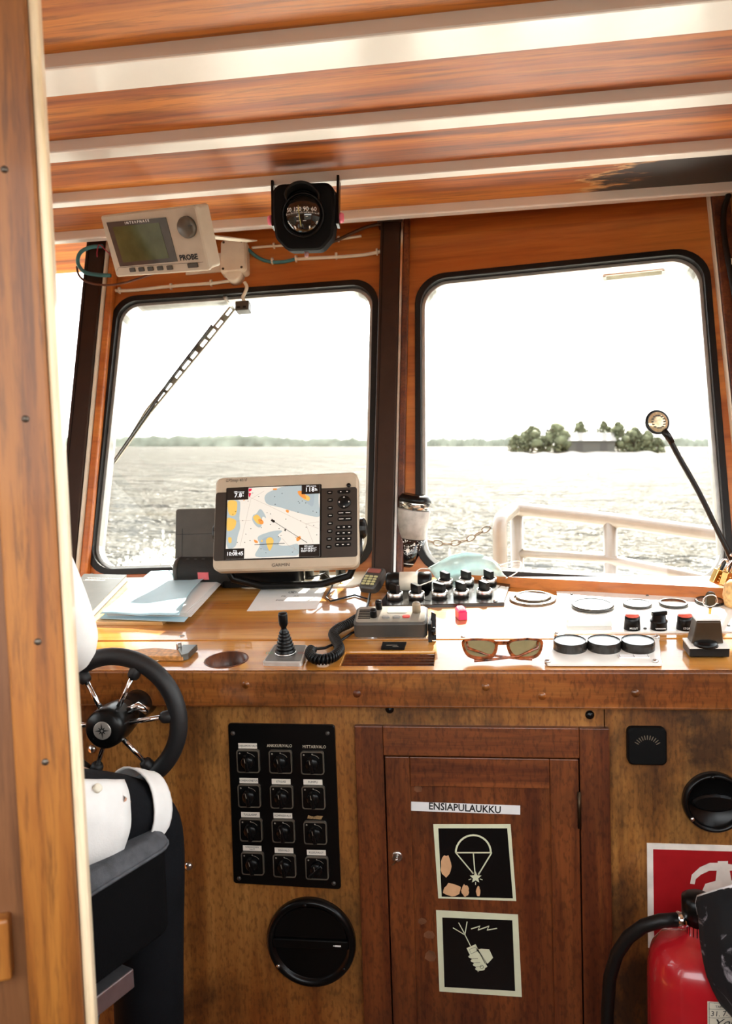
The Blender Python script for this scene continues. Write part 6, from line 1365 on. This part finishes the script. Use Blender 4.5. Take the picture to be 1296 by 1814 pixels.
# ------------------------------------------------------------------ steering wheel
YW = 1.375
wc = onY(206, 1276, YW); WMx = T(wc) @ RX(90) @ RX(0); sw = thing('steering_wheel', 'black foam rimmed steering wheel with six chrome spokes', 'steering wheel', WMx)
RR = 0.121
q = MB(); q.tube([(RR*math.cos(a), RR*math.sin(a), 0) for a in [2*PI*k/56 for k in range(56)]], 0.0165, 14, closed=True); q.build('rim', plain('foam_black', (0.007, 0.007, 0.008), 0.55), sw)
for k in range(6):
    a = rad(60*k+5); d = Vector((math.cos(a), math.sin(a), 0))
    q = MB(); q.cyl(d*0.025+Vector((0, 0, 0.022)), d*(RR-0.012), 0.0048, 12); q.build('spoke', CHROME, sw)
    q = MB(); q.tube([d*(RR*0.74)+Vector((0, 0, 0.005)), d*(RR*0.78)+Vector((0, 0, 0.0045)), d*(RR-0.004)], [0.009, 0.0115, 0.013], 12); q.build('spoke_boot', MATS['foam_black'], sw)
q = MB(); q.lathe([(0.032, -0.03), (0.036, 0.0), (0.037, 0.035), (0.0355, 0.05), (0.031, 0.056), (0, 0.057)], 36); q.build('hub', BLACK, sw)
q = MB(); q.lathe([(0.0165, 0.0565), (0.0165, 0.0585), (0.0155, 0.059), (0, 0.059)], 32); q.build('hub_badge', plain('badge_silver', (0.42, 0.39, 0.35), 0.35, 0.5), sw)
q = MB()
for k in range(8):
    a = k*PI/4+0.05; L = 0.0145 if k % 2 == 0 else 0.009; q.poly([(0.003*math.cos(a-0.7), 0.003*math.sin(a-0.7)), (L*math.cos(a), L*math.sin(a)), (0.003*math.cos(a+0.7), 0.003*math.sin(a+0.7))], 0.0593)
q.build('compass_rose', BLACKT, sw)
q = MB(); q.lathe([(0.03, -0.125), (0.03, -0.03), (0, -0.03)], 28); q.build('column', BLACK, sw)
q = MB(); q.tube([(0.030, 0.022, 0.012), (0.048, 0.030, 0.008), (0.062, 0.018, 0.0)], 0.0075, 8); q.build('release_lever', CHROME, sw)

# ------------------------------------------------------------------ helm chair (swivelled a little to the right)
CHY = -22.0
cf = onY(314, 1466, 1.19)                 # front right corner of the cushion top
f_ = Vector((math.sin(rad(-CHY)), math.cos(rad(-CHY)), 0)); r_v = Vector((math.cos(rad(-CHY)), -math.sin(rad(-CHY)), 0))
cw, cdp = 0.44, 0.42
org = cf - r_v*(cw/2) - f_*(cdp/2); CHM = T(org.x, org.y, 0) @ RZ(CHY)
zs = cf.z
hc_ = thing('helm_chair', 'charcoal upholstered helm chair behind the steering wheel', 'chair', CHM)
UPH = plain('charcoal_fabric', (0.085, 0.090, 0.100), 0.85, var=0.25, scale=60, bump=0.4, spec=0.2); UPD = plain('black_fabric', (0.003, 0.003, 0.0035), 0.9, bump=0.3, spec=0.1)
q = MB(); q.prism(rrect(cw, cdp, 0.04), zs-0.022, zs, ch=0.014, smooth=True); q.build('seat_cushion', UPH, hc_, bevel=0.004)
q = MB(); q.prism(rrect(cw*0.985, cdp*0.985, 0.04), zs-0.16, zs-0.022); q.build('seat_base', UPD, hc_, bevel=0.006)
q = MB(); q.tube([(x, y, zs-0.022) for x, y in rrect(cw*1.0, cdp*1.0, 0.04)], 0.003, 6, closed=True); q.build('piping', UPH, hc_)
q = MB(); q.prism(rrect(cw*0.92, 0.09, 0.03), 0, 0.55, T(0, -cdp/2-0.01, zs-0.02) @ RX(6)); q.build('backrest', UPH, hc_, bevel=0.01)
q = MB(); q.lathe([(0.20, 0.0), (0.20, 0.015), (0.06, 0.04), (0.045, 0.06), (0.045, zs-0.16), (0, zs-0.16)], 32); q.build('pedestal', GREYP, hc_)
# square chrome footrest arms
pB_ = CHM.inverted() @ onY(237, 1732, 1.10); 
q = MB(); q.box((pB_.x-0.012, pB_.y-0.16, pB_.z), (0.026, 0.32, 0.030)); q.build('frame_rail', plain('satin_chrome', (0.50, 0.50, 0.52), 0.3, 0.9), hc_, bevel=0.002)
q = MB(); q.box((-pB_.x+0.012, pB_.y-0.16, pB_.z), (0.026, 0.32, 0.030)); q.build('frame_rail', MATS['satin_chrome'], hc_, bevel=0.002)
q = MB(); q.box((0, pB_.y-0.30, pB_.z), (abs(pB_.x)*2, 0.03, 0.028)); q.build('frame_rail', MATS['satin_chrome'], hc_, bevel=0.002)
q = MB(); q.box((0, pB_.y-0.24, pB_.z+0.035), (0.2, 0.2, 0.06)); q.build('slide_block', GREYP, hc_)

# ------------------------------------------------------------------ the helmsman, mostly hidden by the door
def skin(name, verts, edges, radii, mat, parent, root=0, sub=2):
    me = bpy.data.meshes.new(name); me.from_pydata([tuple(v) for v in verts], edges, []); me.materials.append(mat)
    o = bpy.data.objects.new(name, me); COL.objects.link(o); o.parent = parent
    md = o.modifiers.new('skin', 'SKIN'); md.use_smooth_shade = True
    sl_ = me.skin_vertices[0].data
    for i, r in enumerate(radii):
        rr_ = r if isinstance(r, tuple) else (r, r); sl_[i].radius = rr_; sl_[i].use_root = (i == root)
    s_ = o.modifiers.new('sub', 'SUBSURF'); s_.levels = sub; s_.render_levels = sub
    return o
def chain(cl):
    """chains of (point, radius); a chain may start with an index of an earlier vertex"""
    V, E, R = [], [], []
    for c in cl:
        prev = None
        for it in c:
            if isinstance(it, int): prev = it; continue
            V.append(it[0]); R.append(it[1])
            if prev is not None: E.append((prev, len(V)-1))
            prev = len(V)-1
    return V, E, R
SKIN = plain('skin_tone', (0.55, 0.30, 0.20), 0.5, var=0.06); SHIRT = plain('white_shirt', (0.80, 0.80, 0.78), 0.8, var=0.04, bump=0.2); TROU = plain('black_trousers', (0.004, 0.0045, 0.006), 0.85, var=0.2, bump=0.3, spec=0.15); HAIR = plain('grey_hair', (0.20, 0.18, 0.16), 0.7, var=0.3, scale=80)
pe_ = thing('person', 'person in a white shirt and black trousers seated at the wheel', 'person', CHM)
def cl_(w): return CHM.inverted() @ w
kneeR = cl_(onY(258, 1436, 1.245)); elbR = cl_(onY(126, 1138, 1.06))
hip = Vector((0, -0.06, zs+0.09)); hr = Vector((0.10, -0.02, zs+0.075)); hl = Vector((-0.10, -0.02, zs+0.075))
kneeL = Vector((-0.16, kneeR.y, kneeR.z)); ankR = Vector((kneeR.x+0.03, kneeR.y-0.05, 0.47)); ankL = Vector((-0.17, kneeR.y-0.05, 0.47))
chest = Vector((0, -0.03, zs+0.40)); neck = Vector((0, 0.0, zs+0.56)); shR = Vector((0.185, -0.02, zs+0.50)); shL = Vector((-0.185, -0.02, zs+0.50))
elbL = Vector((-0.30, 0.16, zs+0.30)); hdR = cl_(onY(70, 1205, 1.30)); hdL = Vector((-0.22, 0.38, zs+0.20))
head = Vector((0, 0.03, zs+0.70))
V, E, R = chain([[(hip, (0.13, 0.10)), (Vector((0, -0.06, zs+0.22)), (0.13, 0.095)), (chest, (0.15, 0.10)), (neck, (0.055, 0.055)), (head-Vector((0, 0, 0.04)), (0.062, 0.075)), (head+Vector((0, 0, 0.04)), (0.07, 0.085)), (head+Vector((0, -0.005, 0.095)), (0.055, 0.065))],
    [2, (shR, 0.055), (elbR, 0.042), (hdR, 0.028)], [2, (shL, 0.055), (elbL, 0.042), (hdL, 0.028)],
    [0, (hr, 0.082), (kneeR, 0.052), (ankR, 0.038), (ankR+Vector((0.0, 0.10, -0.05)), 0.03)], [0, (hl, 0.082), (kneeL, 0.052), (ankL, 0.038), (ankL+Vector((0, 0.10, -0.05)), 0.03)]])
body = skin('body', V, E, R, SKIN, pe_)
V, E, R = chain([[(hip+Vector((0, 0, 0.06)), (0.145, 0.115)), (Vector((0, -0.06, zs+0.24)), (0.145, 0.11)), (chest, (0.165, 0.115)), (neck-Vector((0, 0, 0.05)), (0.07, 0.065))], [2, (shR, 0.07), (shR.lerp(elbR, 0.6), 0.052), (elbR, 0.046), (elbR.lerp(hdR, 0.30), 0.042)], [2, (shL, 0.07), (shL.lerp(elbL, 0.6), 0.06), (elbL, 0.056), (elbL.lerp(hdL, 0.25), 0.05)]])
skin('shirt', V, E, R, SHIRT, pe_)
V, E, R = chain([[(hip, (0.15, 0.11)), (hr, 0.092), (hr.lerp(kneeR, 0.5), 0.082), (kneeR, 0.066), (kneeR.lerp(ankR, 0.12)+Vector((0, 0.005, 0)), 0.066), (kneeR.lerp(ankR, 0.5), 0.062), (ankR, 0.058)], [0, (hl, 0.092), (hl.lerp(kneeL, 0.5), 0.080), (kneeL, 0.066), (kneeL.lerp(ankL, 0.5), 0.062), (ankL, 0.058)]])
skin('trousers', V, E, R, TROU, pe_)
# hands: palm, four fingers and a thumb closed on the rim side
for hd, el, s_, nm in ((hdR, elbR, 1, 'hand'), (hdL, elbL, -1, 'hand')):
    d = (hd-el).normalized(); sd = d.cross(Vector((0, 0, 1))).normalized(); upv = sd.cross(d)
    ch = [[(hd, 0.026), (hd+d*0.05, (0.034, 0.018)), (hd+d*0.085, (0.036, 0.016))]]
    for k in range(4):
        b0 = hd+d*0.09+sd*(-0.027+0.018*k); ln = (0.07, 0.08, 0.075, 0.06)[k]
        ch.append([2, (b0, 0.0095), (b0+d*ln*0.45-upv*0.008, 0.009), (b0+d*ln*0.7-upv*0.03, 0.0085), (b0+d*ln*0.6-upv*0.052, 0.008)])
    ch.append([1, (hd+d*0.04-sd*0.035*s_-upv*0.012, 0.012), (hd+d*0.075-sd*0.045*s_-upv*0.03, 0.0105), (hd+d*0.10-sd*0.035*s_-upv*0.042, 0.009)])
    V, E, R = chain(ch); skin(nm, V, E, R, SKIN, pe_)
q = MB(); q.ball(head+Vector((0, -0.018, 0.045)), (0.083, 0.098, 0.085), 24, 14); ho = q.build('hair', HAIR, pe_)
q = MB(); q.tube([head+Vector((0, 0.085, 0.03)), head+Vector((0, 0.105, 0.0)), head+Vector((0, 0.098, -0.012))], [0.008, 0.014, 0.011], 10); q.build('nose', SKIN, pe_)
for s_ in (-1, 1):
    q = MB(); q.ball(head+Vector((s_*0.032, 0.080, 0.028)), 0.011, 12, 8); q.build('eye', plain('eye_white', (0.75, 0.74, 0.72), 0.2), pe_)
    q = MB(); q.ball(head+Vector((s_*0.079, 0.0, 0.0)), (0.010, 0.02, 0.032), 12, 8); q.build('ear', SKIN, pe_)
q = MB(); q.ball(head+Vector((0, 0.083, -0.042)), (0.024, 0.008, 0.006), 12, 8); q.build('mouth', plain('lips', (0.40, 0.14, 0.11), 0.5), pe_)
for an in (ankR, ankL):
    q = MB(); q.grid(lambda u, v: Vector((an.x+0.047*math.cos(2*PI*u)*(1-0.25*v), an.y+0.055+(0.12-0.03*v)*math.sin(2*PI*u), an.z-0.075+0.075*v-0.02*v*math.sin(2*PI*u))), 20, 5); q.add([Vector((an.x+0.047*math.cos(2*PI*k/20), an.y+0.055+0.12*math.sin(2*PI*k/20), an.z-0.075)) for k in range(20)], [tuple(range(20))[::-1]]); q.build('shoe', plain('grey_blue_canvas', (0.16, 0.19, 0.24), 0.8, var=0.5, scale=120), pe_, solid=0.004)
# white shirt tail with a button and a white knee band painting a patch of sunlight
def sleeveband(c0, c1, r0, r1, a0_, a1_, name, mat, n=20, dz=0.0):
    ax_ = (c1-c0).normalized(); x_ = ax_.cross(Vector((0, 0, 1))).normalized(); y_ = x_.cross(ax_)
    q = MB(); q.grid(lambda u, v: c0.lerp(c1, v)+(x_*math.cos(a0_+(a1_-a0_)*u)+y_*math.sin(a0_+(a1_-a0_)*u))*(r0+(r1-r0)*v+0.003*noise.noise(Vector((u*6, v*4, 5)))), n, 8); return q.build(name, mat, pe_, solid=0.003)
thd = kneeR-hr
sleeveband(hr+thd*0.05, hr+thd*0.62, 0.098, 0.084, rad(-70), rad(52), 'shirt_tail', SHIRT)
sleeveband(hr+thd*0.84, hr+thd*1.0, 0.071, 0.064, rad(-70), rad(170), 'knee_sunlight_band', SHIRT)  # white band stands in for sunlight on the dark trousers
bp_ = hr+thd*0.42+Vector((0.090*math.cos(rad(38)), 0.0, 0.090*math.sin(rad(38))+0.006)); q = MB(); q.lathe([(0.007, -0.002), (0.007, 0.003), (0.005, 0.004), (0, 0.0035)], 14, T(bp_) @ RY(52)); q.build('shirt_button', IVORY, pe_)
# footrest the shoes stand on
q = MB(); q.box((0, kneeR.y+0.0, 0.385), (0.46, 0.16, 0.02)); q.build('footrest', GREYP, hc_, bevel=0.004)
q = MB(); q.tube([(0, 0.04, 0.16), (0, kneeR.y-0.08, 0.34), (0, kneeR.y-0.01, 0.376)], 0.016, 10); q.build('footrest_strut', MATS['satin_chrome'], hc_)
